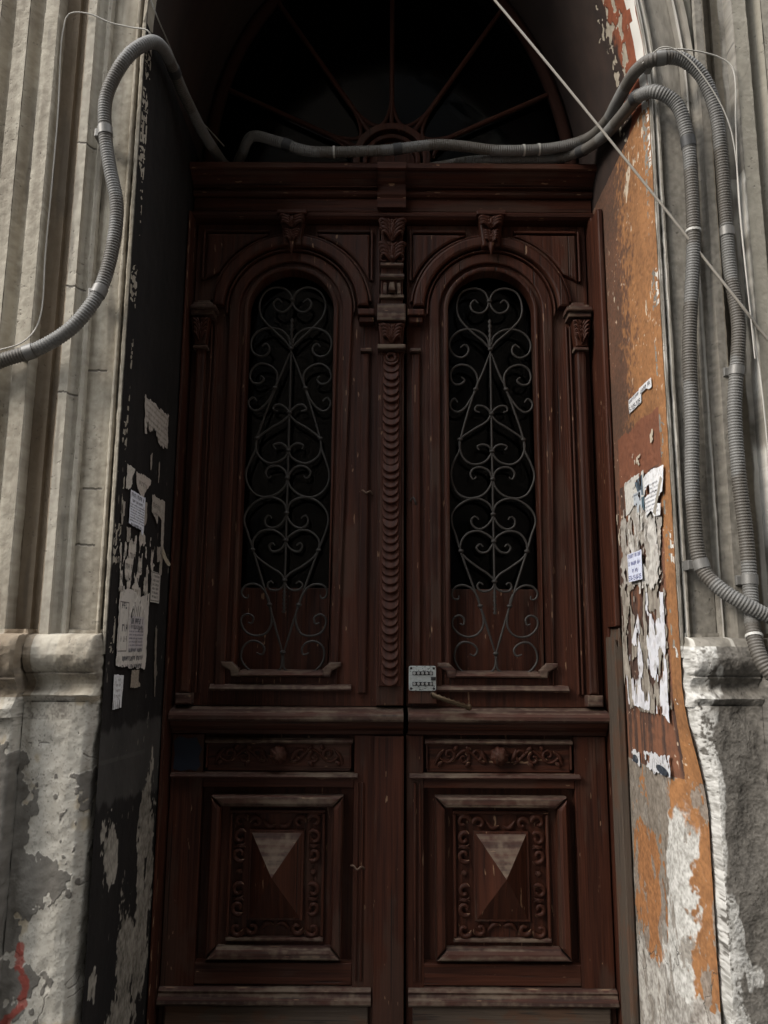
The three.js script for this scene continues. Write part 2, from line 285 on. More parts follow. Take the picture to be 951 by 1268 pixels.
// tube through points with its own radius along the way
function sweep(pts, rad, seg = 40, radial = 6, closed = false, flat = 1) {
  const curve = pts.getPointAt ? pts : new THREE.CatmullRomCurve3(pts.map(p => new THREE.Vector3(...p)), closed, 'centripetal');
  const fr = curve.computeFrenetFrames(seg, false), pos = [], nor = [], uv = [], idx = [], v = new THREE.Vector3(), q = new THREE.Vector3(), L = curve.getLength();
  for (let i = 0; i <= seg; i++) {
    const t = i / seg; curve.getPointAt(t, v); const R = typeof rad === 'function' ? rad(t) : rad;
    for (let j = 0; j <= radial; j++) {
      const a = j / radial * 2 * Math.PI; q.copy(fr.normals[i]).multiplyScalar(Math.cos(a)).addScaledVector(fr.binormals[i], Math.sin(a));
      pos.push(v.x + q.x * R, v.y + q.y * R, v.z + q.z * R * flat); nor.push(q.x, q.y, q.z); uv.push(a * 0.02, t * L);
    }
  }
  for (let i = 0; i < seg; i++) for (let j = 0; j < radial; j++) { const a = i * (radial + 1) + j, b = a + radial + 1; idx.push(a, a + 1, b, b, a + 1, b + 1); }
  const cap = (i, rev) => { const c = pos.length / 3, t = i / seg; curve.getPointAt(t, v); pos.push(v.x, v.y, v.z); curve.getTangentAt(t, q); if (rev) q.negate(); nor.push(q.x, q.y, q.z); uv.push(0, t * L); for (let j = 0; j < radial; j++) { const a = i * (radial + 1) + j; idx.push(c, rev ? a + 1 : a, rev ? a : a + 1); } };
  cap(0, true); cap(seg, false);
  const g = new THREE.BufferGeometry(); g.setAttribute('position', new THREE.Float32BufferAttribute(pos, 3)); g.setAttribute('normal', new THREE.Float32BufferAttribute(nor, 3)); g.setAttribute('uv', new THREE.Float32BufferAttribute(uv, 2)); g.setIndex(idx);
  return g;
}
// vertical stone profile [x, z] with worn relief; rows of y; shift(y) pushes the profile out
function wall(profile, y0, y1, ny, wear, side, opt = {}) {
  const pts = []; for (let k = 0; k < profile.length - 1; k++) { const [a, b] = profile[k], [c, d] = profile[k + 1], m = Math.max(1, Math.ceil(Math.hypot(c - a, d - b) / (opt.cell || 0.012))); for (let i = 0; i < m; i++) pts.push([a + (c - a) * i / m, b + (d - b) * i / m]); }
  pts.push(profile.at(-1));
  const W = pts.length, pos = [], uv = [], idx = [];
  for (let j = 0; j <= ny; j++) for (let i = 0; i < W; i++) {
    let y = y0 + (y1 - y0) * j / ny, [x, z] = pts[i]; if (opt.flare) x += opt.flare(x, y);
    const sh = opt.shift ? opt.shift(y) : 0;
    const a = n3(x * 30, y * 30, z * 30 + 7) - 0.5, b = n3(x * 90, y * 90, z * 90 + 3) - 0.5, c = n3(x * 11 + 5, y * 11, z * 11) - 0.5;
    const px = pts[Math.max(0, i - 1)], nx_ = pts[Math.min(W - 1, i + 1)]; let tx = nx_[0] - px[0], tz = nx_[1] - px[1]; const l = Math.hypot(tx, tz) || 1; tx /= l; tz /= l;
    const nX = tz, nZ = -tx; const sg = nZ < -0.01 || (Math.abs(nZ) <= 0.01 && nX > 0) ? -1 : 1;
    let d = (a * 0.7 + b * 0.9 + c * 0.35) * wear + sh;
    if (opt.chip) { const ch = n3(x * 14 + 31, y * 9, z * 14) - 0.6; if (ch > 0) d -= ch * opt.chip; }
    const dx = d - sh; pos.push((x + nX * sg * dx) * side, y + a * wear * 0.3, z + nZ * sg * d); uv.push(side * (x - Math.max(0, 0.655 - z) * 0.8), y);
    if (opt.zuv) { uv[uv.length - 2] = z; }
  }
  for (let j = 0; j < ny; j++) for (let i = 0; i < W - 1; i++) { const a = j * W + i, b = a + W; side > 0 ? idx.push(a, a + 1, b, b, a + 1, b + 1) : idx.push(a, b, a + 1, b, b + 1, a + 1); }
  let g = new THREE.BufferGeometry(); g.setAttribute('position', new THREE.Float32BufferAttribute(pos, 3)); g.setAttribute('uv', new THREE.Float32BufferAttribute(uv, 2)); g.setIndex(idx); g.computeVertexNormals();
  return toCreasedNormals(g.toNonIndexed(), opt.crease || 0.6);
}
const spiral = (cx, cy, r0, r1, a0, a1, z, n = 14) => Array.from({ length: n }, (_, i) => { const t = i / (n - 1), a = a0 + (a1 - a0) * t, r = r0 + (r1 - r0) * t; return [cx + Math.cos(a) * r, cy + Math.sin(a) * r, z]; });
const merged = list => mergeGeometries(list.map(g => keep(g.index ? g.toNonIndexed() : g)));

// ================================================================ the large structure
const XL = -0.775, XR = 0.785, ZF = 0.65;
solo('pavement', box(-8, 8, -0.2, 0, -3.2, 2.2, 0), M.pave, null, null, null, 'structure');
solo('street', box(-30, 30, -0.3, -0.12, 2.2, 6.6, 0), M.pave, null, null, null, 'structure');
const archPts = (off, n = 28) => { // half ellipses that meet over the door: the springing differs a little from side to side
  const p = []; for (let i = 0; i <= n; i++) { const a = i / n * Math.PI / 2; p.push([(XR + off) * Math.cos(a), 3.15 + (1.35 + off) * Math.sin(a)]); }
  for (let i = 1; i <= n; i++) { const a = i / n * Math.PI / 2; p.push([(XL - off) * Math.sin(a), 3.42 + (1.08 + off) * Math.cos(a)]); } return p;
};
{
  const b = thing('building_facade', 'rendered street facade that the arched doorway is cut into', 'building', [0, 0, 0.3]);
  const s = rect(-6, 0, 6, 8); const h = new THREE.Path(); [[XR + 0.07, 0.02], [XR + 0.07, 1.42], [XR + 0.012, 1.44], ...archPts(0.012), [XL - 0.012, 0.02]].forEach(([x, y], i) => i ? h.lineTo(x, y) : h.moveTo(x, y)); h.closePath(); s.holes.push(h);
  part('wall', extr(s, -0.25, 0.6, 0), M.render, b);
  part('hall_wall', merged([box(-1.2, -1.1, 0, 4.75, -3, -0.251, 0), box(1.1, 1.2, 0, 4.75, -3, -0.251, 0), box(-1.2, 1.2, 0.002, 4.75, -3.1, -3.001, 0)]), M.hall, b);
  part('hall_ceiling', box(-1.2, 1.2, 4.752, 4.85, -3.1, -0.252, 0), M.hall, b);
  part('doorstep', box(XL - 0.01, XR + 0.01, 0.001, 0.06, -0.24, 0.68, 0.01), M.pave, b);
}
{ // unseen house added across the street, sized to shut off sky from the door
  const b = thing('added_opposite_building', 'plain house added unseen across the street to block sky light from the doorway', 'building', [0, 0, 8]);
  part('wall', box(-3.6, 24, -0.1, 14.0, 6.6, 9, 0.02), M.opposite, b);
  for (let i = -1; i < 8; i++) for (const y of [1.2, 4.6, 7.9, 11.1]) part('window', box(i * 2.6, i * 2.6 + 1.1, y, y + 1.9, 6.56, 6.62, 0.01), M.black, b);
}
{ // second unseen house, added past a made-up gap to block the low sky
  const b = thing('added_opposite_building', 'lower house added unseen further along the street to block low sky light', 'building', [-20, 0, 8]);
  part('wall', box(-40, -8.5, -0.1, 6.8, 6.6, 9, 0.02), M.opposite, b);
  for (let i = 0; i < 8; i++) for (const y of [1.2, 4.3]) part('window', box(-11 - i * 2.6, -9.9 - i * 2.6, y, y + 1.8, 6.56, 6.62, 0.01), M.black, b);
}
// reveals
const revealPts = (x) => { const p = []; for (let i = 0; i <= 40; i++) p.push([x, 0.0 + 0.66 * i / 40]); return p; };
function reveal(x, m, side, name, label, ytop) {
  const g = wall(revealPts(Math.abs(x)).map(([a, z]) => [a, z]), 0.06, ytop, 260, 0.002, side, { zuv: true, cell: 0.02 });
  if (side > 0) { const p = g.attributes.position; for (let i = 0; i < p.count; i++) { const y = p.getY(i), z = p.getZ(i); p.setX(i, p.getX(i) + 0.05 * step(0.50, 0.67, z) * step(1.4, 1.05, y)); } g.computeVertexNormals(); }
  return solo(name, g, m, label, 'wall');
}
reveal(XL, M.blackWall, -1, 'reveal_wall', 'soot black painted reveal wall with torn notices and bare plaster patches', 3.43);
reveal(XR, M.orangeWall, 1, 'reveal_wall', 'orange painted reveal wall with flaking paint beside the weathered timber strip', 3.17);
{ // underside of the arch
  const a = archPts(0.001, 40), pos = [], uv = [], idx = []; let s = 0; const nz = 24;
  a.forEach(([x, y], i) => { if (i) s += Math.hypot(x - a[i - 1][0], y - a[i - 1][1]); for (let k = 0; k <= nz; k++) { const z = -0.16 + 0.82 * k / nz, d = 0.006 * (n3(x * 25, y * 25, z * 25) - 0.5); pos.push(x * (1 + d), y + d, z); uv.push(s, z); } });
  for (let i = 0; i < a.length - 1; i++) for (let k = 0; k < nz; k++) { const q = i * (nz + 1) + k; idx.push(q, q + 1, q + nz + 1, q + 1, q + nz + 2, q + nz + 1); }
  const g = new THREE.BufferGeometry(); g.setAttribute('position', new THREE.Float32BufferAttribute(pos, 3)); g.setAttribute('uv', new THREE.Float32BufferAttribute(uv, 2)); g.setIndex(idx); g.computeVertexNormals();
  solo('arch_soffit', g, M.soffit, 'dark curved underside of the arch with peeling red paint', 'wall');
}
// moulded stone surround and fluted pilasters, one for each side of the door
const SUR = [
  ['edge_fillet', [[0, 0.60], [0, 0.655], [0.003, 0.661], [0.010, 0.662], [0.014, 0.657], [0.014, 0.642], [0.022, 0.642]]],
  ['bead', [[0.022, 0.642], [0.022, 0.652], [0.026, 0.659], [0.031, 0.659], [0.035, 0.652], [0.035, 0.640]]],
  ['flat_field', [[0.035, 0.640], [0.06, 0.644], [0.11, 0.644]]],
  ['cavetto', [[0.11, 0.644], [0.112, 0.664], [0.120, 0.668], [0.124, 0.664], [0.128, 0.66], [0.138, 0.664], [0.146, 0.676]]],
  ['outer_band', [[0.146, 0.676], [0.148, 0.690], [0.174, 0.690], [0.177, 0.685], [0.177, 0.63]]],
  ['stained_return', [[0.177, 0.63], [0.215, 0.632], [0.217, 0.648], [0.256, 0.650]]],
];
function surround(side, x0, ySpring, m, name, label) {
  const t = thing(name, label, 'stonework', [side * (x0 + 0.1), 0, ZF]);
  SUR.forEach(([n, p], k) => {
    const straight = k >= 4;
    part(n, wall(p.map(([a, z]) => [a + x0, z]), 1.47, straight ? 5 : ySpring, straight ? 360 : 230, 0.0024, side, { chip: 0.006 }), m, t);
    if (!straight) { // the inner mouldings bend into the arch
      const pos = [], uv = [], idx = [], N = 40, ry0 = side > 0 ? 1.35 : 1.08;
      for (let j = 0; j <= N; j++) for (let i = 0; i < p.length; i++) { const [o, z] = p[i], a = j / N * Math.PI / 2, rx = x0 + o, ry = ry0 + o; const d = 0.004 * (n3(i * 3, j * 1.3, k + 4) - 0.5); pos.push(side * rx * Math.cos(a), ySpring + ry * Math.sin(a), z + d); uv.push(side * (x0 + o), ySpring + Math.sin(a) * 0.5); }
      for (let j = 0; j < N; j++) for (let i = 0; i < p.length - 1; i++) { const a = j * p.length + i, b = a + p.length; idx.push(a, a + 1, b, b, a + 1, b + 1); }
      const g = new THREE.BufferGeometry(); g.setAttribute('position', new THREE.Float32BufferAttribute(pos, 3)); g.setAttribute('uv', new THREE.Float32BufferAttribute(uv, 2)); g.setIndex(idx); g.computeVertexNormals();
      part('arch_' + n, toCreasedNormals(g.toNonIndexed(), 0.6), m, t);
    }
  });
  // wall face between arch and straight band
  const s = new THREE.Shape(); const o = 0.140, ry0 = side > 0 ? 1.35 : 1.08; s.moveTo(side * (x0 + o), ySpring);
  for (let i = 1; i <= 20; i++) { const a = i / 20 * Math.PI / 2; s.lineTo(side * (x0 + o) * Math.cos(a), ySpring + (ry0 + o) * Math.sin(a)); }
  s.lineTo(0, 5.4); s.lineTo(side * (x0 + 0.15), 5.4); s.lineTo(side * (x0 + 0.15), ySpring); s.closePath();
  part('spandrel_face', extr(s, 0.605, 0.66, 0), m, t);
  const base = [[0.0, 0.45], [0.0, 0.63], [0.004, 0.668], [0.014, 0.682], [0.05, 0.690], [0.10, 0.690], [0.165, 0.692], [0.186, 0.70]];
  const torus = y => { const u = (y - 1.345) / 0.185; return u < 0.1 ? 0.022 * Math.max(0, u + 0.02) / 0.12 : u < 0.42 ? 0.022 - 0.03 * Math.sin((u - 0.1) / 0.32 * Math.PI) : u < 0.95 ? 0.008 + 0.034 * Math.sqrt(Math.max(0, Math.sin((u - 0.42) / 0.53 * Math.PI))) : -0.03; };
  part('base_moulding', wall(base.map(([a, z]) => [a + x0 + 0.004, z]), 1.34, 1.535, 40, 0.007, side, { shift: torus, chip: 0.035, cell: 0.007, crease: 1.0 }), m, t);
  const pl = [[-0.002, 0.60], [-0.002, 0.62], [0.006, 0.668], [0.022, 0.690], [0.06, 0.699], [0.12, 0.699], [0.176, 0.70], [0.186, 0.705]];
  part('plinth', wall(pl.map(([a, z]) => [a + x0 + 0.004, z]), 0.0, 1.345, 160, 0.0045, side, { chip: 0.022, cell: 0.009, crease: 1.3, flare: (x, y) => (side > 0 ? 0.052 : 0.012) * step(x0 + 0.075, x0, x) * step(1.4, 1.05, y) }), m, t);
  return t;
}
surround(-1, 0.775, 3.42, M.cream, 'door_surround', 'pale cream moulded stone surround that the single conduit loops over');
surround(1, 0.785, 3.15, M.grime, 'door_surround', 'grimy grey moulded stone surround bending into the arch behind two conduits');
function pilaster(side, x0, m, label) {
  const t = thing('fluted_pilaster', label, 'pilaster', [side * (x0 + 0.2), 0, 0.7]);
  let x = x0; part('pilaster_edge', wall([[x, 0.60], [x, 0.698], [x + 0.004, 0.702]], 1.47, 4.3, 280, 0.0028, side, { chip: 0.012 }), m, t);
  for (let i = 0; i < 5; i++) {
    part('fillet', wall([[x + 0.004, 0.702], [x + 0.045, 0.703], [x + 0.047, 0.698]], 1.47, 4.3, 280, 0.0022, side, { chip: 0.006 }), m, t);
    const f = []; for (let k = 0; k <= 8; k++) { const a = k / 8; f.push([x + 0.047 + 0.046 * a, 0.698 - 0.030 * Math.sin(Math.pow(a, 0.75) * Math.PI)]); }
    part('flute', wall(f, 1.47, 4.3, 280, 0.0016, side), m, t);
    x += 0.089;
  }
  const e = x + 0.02;
  const prof = [[x0 - 0.065, 0.62], [x0 - 0.065, 0.725], [x0 - 0.058, 0.742], [x0, 0.752], [e, 0.752]];
  const torus = y => { const u = (y - 1.31) / 0.22; return u < 0.12 ? 0.02 : u < 0.45 ? 0.02 - 0.03 * Math.sin((u - 0.12) / 0.33 * Math.PI) : u < 0.95 ? 0.004 + 0.03 * Math.sqrt(Math.max(0, Math.sin((u - 0.45) / 0.5 * Math.PI))) : -0.04; };
  part('base_moulding', wall(prof, 1.31, 1.535, 40, 0.007, side, { shift: torus, chip: 0.035, cell: 0.01 }), m, t);
  part('plinth', wall(prof.map(([a, z]) => [a, z + 0.006]), 0.0, 1.315, 150, 0.006, side, { chip: 0.035, cell: 0.01, crease: 1.3 }), m, t);
  return t;
}
pilaster(-1, 1.031, M.cream, 'pale cream fluted pilaster with a thin white wire along its edge');
pilaster(1, 1.041, M.grime, 'grey fluted pilaster with a chipped white edge beside the corrugated conduits');

// ================================================================ timber frame and fanlight
{
  const f = thing('door_frame', 'dark timber door frame with a moulded cornice under the fanlight', 'door frame', [0, 0.06, 0]);
  part('post', box(XL + 0.004, -0.760, 0.06, 3.12, -0.10, 0.09, 0.004), M.wood, f);
  part('post', box(0.762, XR - 0.004, 0.06, 3.12, -0.10, 0.06, 0.004), M.wood, f);
  part('weathered_strip', extr(poly([[XR - 0.03, 0.06], [XR - 0.004, 0.06], [XR - 0.004, 1.5], [XR - 0.011, 1.56], [XR - 0.02, 1.49], [XR - 0.03, 1.53]]), 0.061, 0.165, 0.006), M.greyWood, f, 'weathered grey timber strip with peeling brown paint');
  part('weathered_strip', box(XR - 0.024, XR - 0.003, 1.565, 3.1, 0.061, 0.155, 0.006), M.wood, f);
  part('frame_head', box(XL + 0.004, XR - 0.004, 3.125, 3.2, -0.10, 0.015, 0.003), M.woodH, f);
  part('lower_moulding', runX([[3.122, -0.02], [3.124, 0.03], [3.132, 0.042], [3.142, 0.044], [3.146, 0.036], [3.156, 0.03], [3.158, 0.02], [3.16, -0.02]], XL + 0.005, XR - 0.005), M.woodH, f);
  part('frieze_board', box(XL + 0.006, XR - 0.006, 3.162, 3.215, -0.05, 0.022, 0.002), M.woodH, f);
  part('middle_moulding', runX([[3.216, -0.02], [3.217, 0.034], [3.222, 0.042], [3.23, 0.046], [3.236, 0.040], [3.246, 0.034], [3.248, 0.05], [3.252, 0.05], [3.255, -0.02]], XL + 0.005, XR - 0.005), M.woodH, f);
  part('cornice', runX([[3.256, -0.1], [3.257, 0.045], [3.266, 0.055], [3.276, 0.075], [3.284, 0.09], [3.287, 0.092], [3.287, 0.104], [3.291, 0.110], [3.306, 0.112], [3.310, 0.108], [3.318, 0.10], [3.322, 0.05], [3.330, -0.10]], XL + 0.004, XR - 0.004), M.woodH, f);
  part('cornice_break', runX([[3.16, 0.02], [3.162, 0.052], [3.20, 0.054], [3.21, 0.062], [3.25, 0.066], [3.256, 0.08], [3.28, 0.102], [3.285, 0.117], [3.309, 0.12], [3.314, 0.10]], -0.055, 0.055), M.woodH, f);
}
{
  const f = thing('fanlight', 'dark arched fanlight with radiating wooden bars and a half round hub', 'window', [0, 3.335, -0.05]);
  const cy = 3.44;
  const arc = (r, z) => Array.from({ length: 22 }, (_, i) => { const a = -0.25 + (Math.PI + 0.5) * i / 21; return [r * Math.cos(a), cy + r * Math.sin(a), z]; });
  const s = new THREE.Shape(); const ap = archPts(-0.005, 24); s.moveTo(ap[0][0], 3.332); ap.forEach(([x, y]) => s.lineTo(x, y)); s.lineTo(ap.at(-1)[0], 3.332); s.closePath();
  part('pane', extr(s, -0.115, -0.111, 0), M.glass, f);
  const ring = (ro, ri, z0, z1, n) => { const q = new THREE.Shape(); q.absarc(0, cy, ro, -0.4, Math.PI + 0.4, false); q.absarc(0, cy, ri, Math.PI + 0.4, -0.4, true); q.closePath(); part(n, extr(q, z0, z1, 0.005, 24), M.wood, f); };
  ring(0.158, 0.128, -0.105, -0.045, 'hub_ring'); ring(0.118, 0.098, -0.105, -0.06, 'hub_ring');
  const hs = new THREE.Shape(); hs.absarc(0, cy, 0.096, -0.4, Math.PI + 0.4, false); hs.closePath(); part('hub_board', extr(hs, -0.105, -0.085, 0.002, 24), M.wood, f);
  for (const deg of [26, 57, 90, 123, 154]) { // bars that flare into cusps at the hub
    const a = deg * Math.PI / 180, p = (r, o = 0) => [r * Math.cos(a) - o * Math.sin(a), cy + r * Math.sin(a) + o * Math.cos(a), -0.085];
    const len = 0.92 * Math.min(1.03 / Math.abs(Math.sin(a) || 1), 0.74 / Math.max(0.05, Math.abs(Math.cos(a))));
    part('glazing_bar', sweep([p(0.15), p(0.3), p(Math.min(0.98, len))], 0.011, 10, 6), M.wood, f);
    for (const o of [-1, 1]) part('cusp', sweep([p(0.16, o * 0.055), p(0.185, o * 0.03), p(0.24, o * 0.01), p(0.30, o * 0.002)], t => 0.009 - 0.003 * t, 10, 6), M.wood, f);
  }
  part('rim', sweep(archPts(-0.03, 20).map(([x, y]) => [x, Math.max(3.34, y), -0.085]), 0.026, 60, 6), M.dullWood, f);
}

// ================================================================ door leaves
const CX = 0.382, YA = 2.76;                                        // window centre and springing of its arch
const ringArch = (cx, a, b, yb) => { // inverted U between half widths a and b, open at the bottom
  const s = new THREE.Shape(); s.moveTo(cx + b, yb); s.absarc(cx, YA, b, 0, Math.PI, false); s.lineTo(cx - b, yb); s.lineTo(cx - a, yb); s.absarc(cx, YA, a, Math.PI, 0, true); s.lineTo(cx + a, yb); s.closePath(); return s;
};
const GR = { // wrought iron scrolls of one half of a window, [u, y] in mm from the window's centre line
  a: [[2, 2620], [26, 2649], [72, 2692], [117, 2746], [127, 2800], [106, 2851], [60, 2868], [21, 2854], [2, 2815], [11, 2783], [36, 2766], [64, 2775], [73, 2800], [58, 2820], [42, 2807]],
  b: [[3, 2620], [13, 2665], [47, 2694], [97, 2699], [138, 2678], [156, 2641], [144, 2601], [113, 2585], [88, 2599], [83, 2622], [98, 2637], [113, 2626]],
  c: [[112, 2508], [101, 2494], [116, 2478], [140, 2480], [154, 2503], [145, 2538], [116, 2556], [80, 2548], [55, 2522], [50, 2487], [60, 2453], [78, 2417], [102, 2383], [129, 2369], [150, 2381], [155, 2404], [140, 2422], [126, 2408]],
  d: [[3, 2601], [30, 2530], [58, 2459], [118, 2260], [123, 2222], [144, 2172], [155, 2126], [148, 2085], [122, 2049], [82, 2037], [38, 2050], [8, 2083], [2, 2109], [13, 2139], [40, 2155], [68, 2151], [84, 2130], [71, 2108], [60, 2119]],
  e: [[44, 2368], [62, 2375], [56, 2391], [33, 2393], [12, 2378], [2, 2360], [17, 2334], [66, 2303], [117, 2263], [122, 2240], [114, 2199], [93, 2176], [66, 2166], [31, 2175], [9, 2195], [2, 2216], [14, 2235], [36, 2243], [56, 2234], [49, 2221]],
  f: [[54, 1957], [66, 1970], [80, 1957], [75, 1933], [53, 1921], [23, 1934], [3, 1963], [1, 1981], [15, 2017], [60, 2037], [108, 2024], [147, 1986], [155, 1951], [140, 1897], [120, 1836], [53, 1640], [2, 1470]],
  g: [[39, 1856], [51, 1866], [62, 1853], [49, 1835], [27, 1837], [10, 1853], [1, 1875], [20, 1898], [55, 1914], [94, 1906], [120, 1875], [121, 1840], [105, 1816], [57, 1778], [17, 1752], [1, 1729], [8, 1704], [32, 1692], [54, 1696], [64, 1712], [53, 1725], [41, 1717]],
  h: [[130, 1677], [133, 1664], [148, 1666], [155, 1685], [143, 1708], [114, 1715], [84, 1703], [62, 1670], [53, 1640], [43, 1601], [47, 1563], [68, 1535], [102, 1529], [134, 1541], [153, 1568], [150, 1595], [129, 1606], [111, 1593], [115, 1572], [129, 1576]],
  i: [[2, 1470], [2, 1441], [9, 1411], [39, 1399], [81, 1397], [123, 1410], [147, 1446], [143, 1488], [116, 1510], [83, 1504], [67, 1483], [75, 1462], [93, 1468]],
};
const COLLAR = [[0, 2815], [0, 2618], [0, 2362], [0, 2216], [0, 2110], [0, 1977], [0, 1876], [0, 1729], [0, 1470], [58, 2459], [119, 2262], [121, 1840], [53, 1640]];
function acanthus(cx, y0, y1, w, z) { // a carved leaf: lobes that rise from a stem, spread and curl over at the tip
  const out = [], h = y1 - y0, rows = h > 0.06 ? 4 : 3;
  out.push(sweep([[cx, y1 - h * 0.05, z - 0.002], [cx, y0 + h * 0.5, z + 0.008], [cx, y0, z]], t => w * 0.07 + w * 0.05 * Math.sin(t * 3), 12, 6));
  for (const s of [-1, 1]) for (let k = 0; k < rows; k++) {
    const b = y0 + h * (0.02 + 0.74 / rows * k), e = w * (0.40 + 0.035 * k + rr(-0.02, 0.02)), l = h * (0.42 - 0.02 * k);
    out.push(sweep([[cx + s * w * 0.05, b, z], [cx + s * e * 0.38, b + l * 0.42, z + 0.010], [cx + s * e * 0.82, b + l * 0.8, z + 0.013], [cx + s * e * 1.05, b + l * 0.86, z + 0.010], [cx + s * e * 1.16, b + l * 0.66, z + 0.006], [cx + s * e * 1.04, b + l * 0.52, z + 0.006]], t => w * 0.078 * Math.sin(0.35 + 2.5 * t) + 0.0012, 20, 6));
    out.push(sweep([[cx + s * w * 0.04, b + l * 0.18, z + 0.002], [cx + s * e * 0.22, b + l * 0.62, z + 0.012], [cx + s * e * 0.42, b + l * 1.0, z + 0.010]], t => w * 0.055 * Math.sin(0.4 + 2.4 * t) + 0.001, 10, 5));
    const q = new THREE.SphereGeometry(w * 0.062, 8, 6); q.translate(cx + s * e * 1.02, b + l * 0.66, z + 0.011); out.push(q);
  }
  return merged(out);
}
const rosette = (x, y, z, r) => {
  const g = new THREE.SphereGeometry(r, 30, 16); const p = g.attributes.position;
  for (let i = 0; i < p.count; i++) { const X = p.getX(i), Y = p.getY(i), Z = p.getZ(i), a = Math.atan2(Y, X), d = Math.hypot(X, Y) / r; const k = 1 + 0.13 * Math.sin(a * 8) * d * (1 - d * 0.4) + 0.05 * Math.cos(d * 14); p.setXYZ(i, X * k, Y * k, Z * k * 0.9); }
  g.computeVertexNormals(); g.translate(x, y, z); return g;
};
const scrollMat = M.wood;
function doorLeaf(s) {
  const L = s < 0;
  const t = thing('door_leaf', L ? 'carved brown door leaf carrying the scaled centre strip' : 'carved brown door leaf with the push button lock and lever handle', 'door', [s * CX, 0.06, 0]);
  const U = u => s * (CX + u);                                      // u grows towards the wall
  const B = (n, u0, u1, y0, y1, z0, z1, bev = 0.003, m = M.wood, par = t, lab) => part(n, box(U(u0), U(u1), y0, y1, z0, z1, bev), m, par, lab);
  const uIn = L ? -0.338 : -0.322, uOut = 0.374;
  // ---- upper half: board with an arched window opening
  { const x0 = Math.min(U(uIn), U(uOut)), x1 = Math.max(U(uIn), U(uOut)), sh = rect(x0, 1.285, x1, 3.118), h = new THREE.Path(); const a = 0.172, c = s * CX;
    h.moveTo(c - a, 1.385); h.lineTo(c + a, 1.385); h.lineTo(c + a, YA); h.absarc(c, YA, a, 0, Math.PI, false); h.lineTo(c - a, 1.385); sh.holes.push(h);
    part('upper_board', extr(sh, -0.045, -0.004, 0.002, 20), M.wood, t); }
  part('window_bead', extr(ringArch(s * CX, 0.163, 0.182, 1.412), -0.05, 0.010, 0.007, 24), M.wood, t);
  part('window_frame', extr(ringArch(s * CX, 0.196, 0.236, 1.352), -0.003, 0.012, 0.006, 24), M.wood, t);
  part('inner_archivolt', extr(ringArch(s * CX, 0.240, 0.246, 2.74), -0.003, 0.020, 0.002, 24), M.wood, t);
  { const q = new THREE.Shape(), c = s * CX; q.absarc(c, YA, 0.298, 0.03, Math.PI - 0.03, false); q.absarc(c, YA, 0.254, Math.PI - 0.03, 0.03, true); q.closePath(); part('archivolt', extr(q, -0.003, 0.034, 0.011, 28), M.wood, t);
    const q2 = new THREE.Shape(); q2.absarc(c, YA, 0.309, 0.1, Math.PI - 0.1, false); q2.absarc(c, YA, 0.300, Math.PI - 0.1, 0.1, true); q2.closePath(); part('archivolt_edge', extr(q2, -0.003, 0.022, 0.004, 28), M.wood, t); }
  // spandrels: raised triangular fields inside a thin frame
  for (const k of [-1, 1]) {
    const c = s * CX, R = 0.318, pts = []; const xo = c + k * (k * s > 0 ? 0.335 : 0.298), yt = 3.072;
    for (let i = 0; i <= 10; i++) { const a = Math.PI / 2 - k * (0.30 + i / 10 * 0.78); const px = c + R * Math.cos(a), py = YA + R * Math.sin(a); if ((xo - px) * k > 0.012 && py < yt - 0.006) pts.push([px, py]); }
    pts.push([xo, pts.at(-1)[1] - 0.03], [xo, yt], [pts[0][0], yt]);
    part('spandrel_panel', extr(poly(pts), -0.003, 0.014, 0.011), M.wood, t);
    part('spandrel_bead', box(pts[0][0], xo, yt + 0.006, yt + 0.016, -0.003, 0.016, 0.004), M.woodH, t);
    part('spandrel_bead', box(xo + k * 0.005, xo + k * 0.013, pts.at(-3)[1], yt + 0.016, -0.003, 0.014, 0.003), M.wood, t);
  }
  // keystone console over the arch
  { const c = s * CX, y1 = 3.145, y0 = 2.985;
    const k = part('keystone', extr(poly([[c - 0.034, y0 + 0.02], [c + 0.034, y0 + 0.02], [c + 0.046, y1 - 0.02], [c - 0.046, y1 - 0.02]]), 0.0, 0.05, 0.008), M.wood, t);
    part('cap', box(c - 0.056, c + 0.056, y1 - 0.019, y1 - 0.002, 0.0, 0.068, 0.004), M.woodH, k);
    part('leaf_carving', acanthus(c, y1 - 0.07, y1 - 0.02, 0.085, 0.054), scrollMat, k);
    part('leaf_carving', acanthus(c, y0 + 0.025, y1 - 0.075, 0.05, 0.05), scrollMat, k);
    part('drop', sweep([[c, y0 + 0.03, 0.05], [c, y0 + 0.005, 0.048], [c, y0 - 0.012, 0.042]], u => 0.013 * (1 - 0.75 * u), 8, 8), scrollMat, k); }
  // wall-side colonnette with impost capital
  { const shaft = part('colonnette', box(U(0.315), U(0.352), 1.33, 2.60, -0.003, 0.03, 0.010), M.wood, t);
    const cap = part('colonnette_capital', extr(poly([[U(0.312), 2.605], [U(0.355), 2.605], [U(0.366), 2.715], [U(0.301), 2.715]]), -0.003, 0.044, 0.006), M.wood, t);
    part('abacus', merged([box(U(0.285), U(0.370), 2.717, 2.735, -0.002, 0.058, 0.004), box(U(0.276), U(0.3715), 2.737, 2.752, -0.002, 0.070, 0.004), box(U(0.292), U(0.366), 2.754, 2.768, -0.002, 0.052, 0.004), box(U(0.304), U(0.352), 2.77, 2.784, -0.002, 0.036, 0.004)]), M.ledge, cap);
    part('leaf_carving', acanthus(U(0.334), 2.615, 2.712, 0.052, 0.046), scrollMat, cap);
    part('necking', box(U(0.306), U(0.36), 2.592, 2.604, -0.002, 0.042, 0.004), M.ledge, shaft);
    part('base_block', box(U(0.306), U(0.362), 1.292, 1.329, -0.002, 0.04, 0.005), M.ledge, shaft);
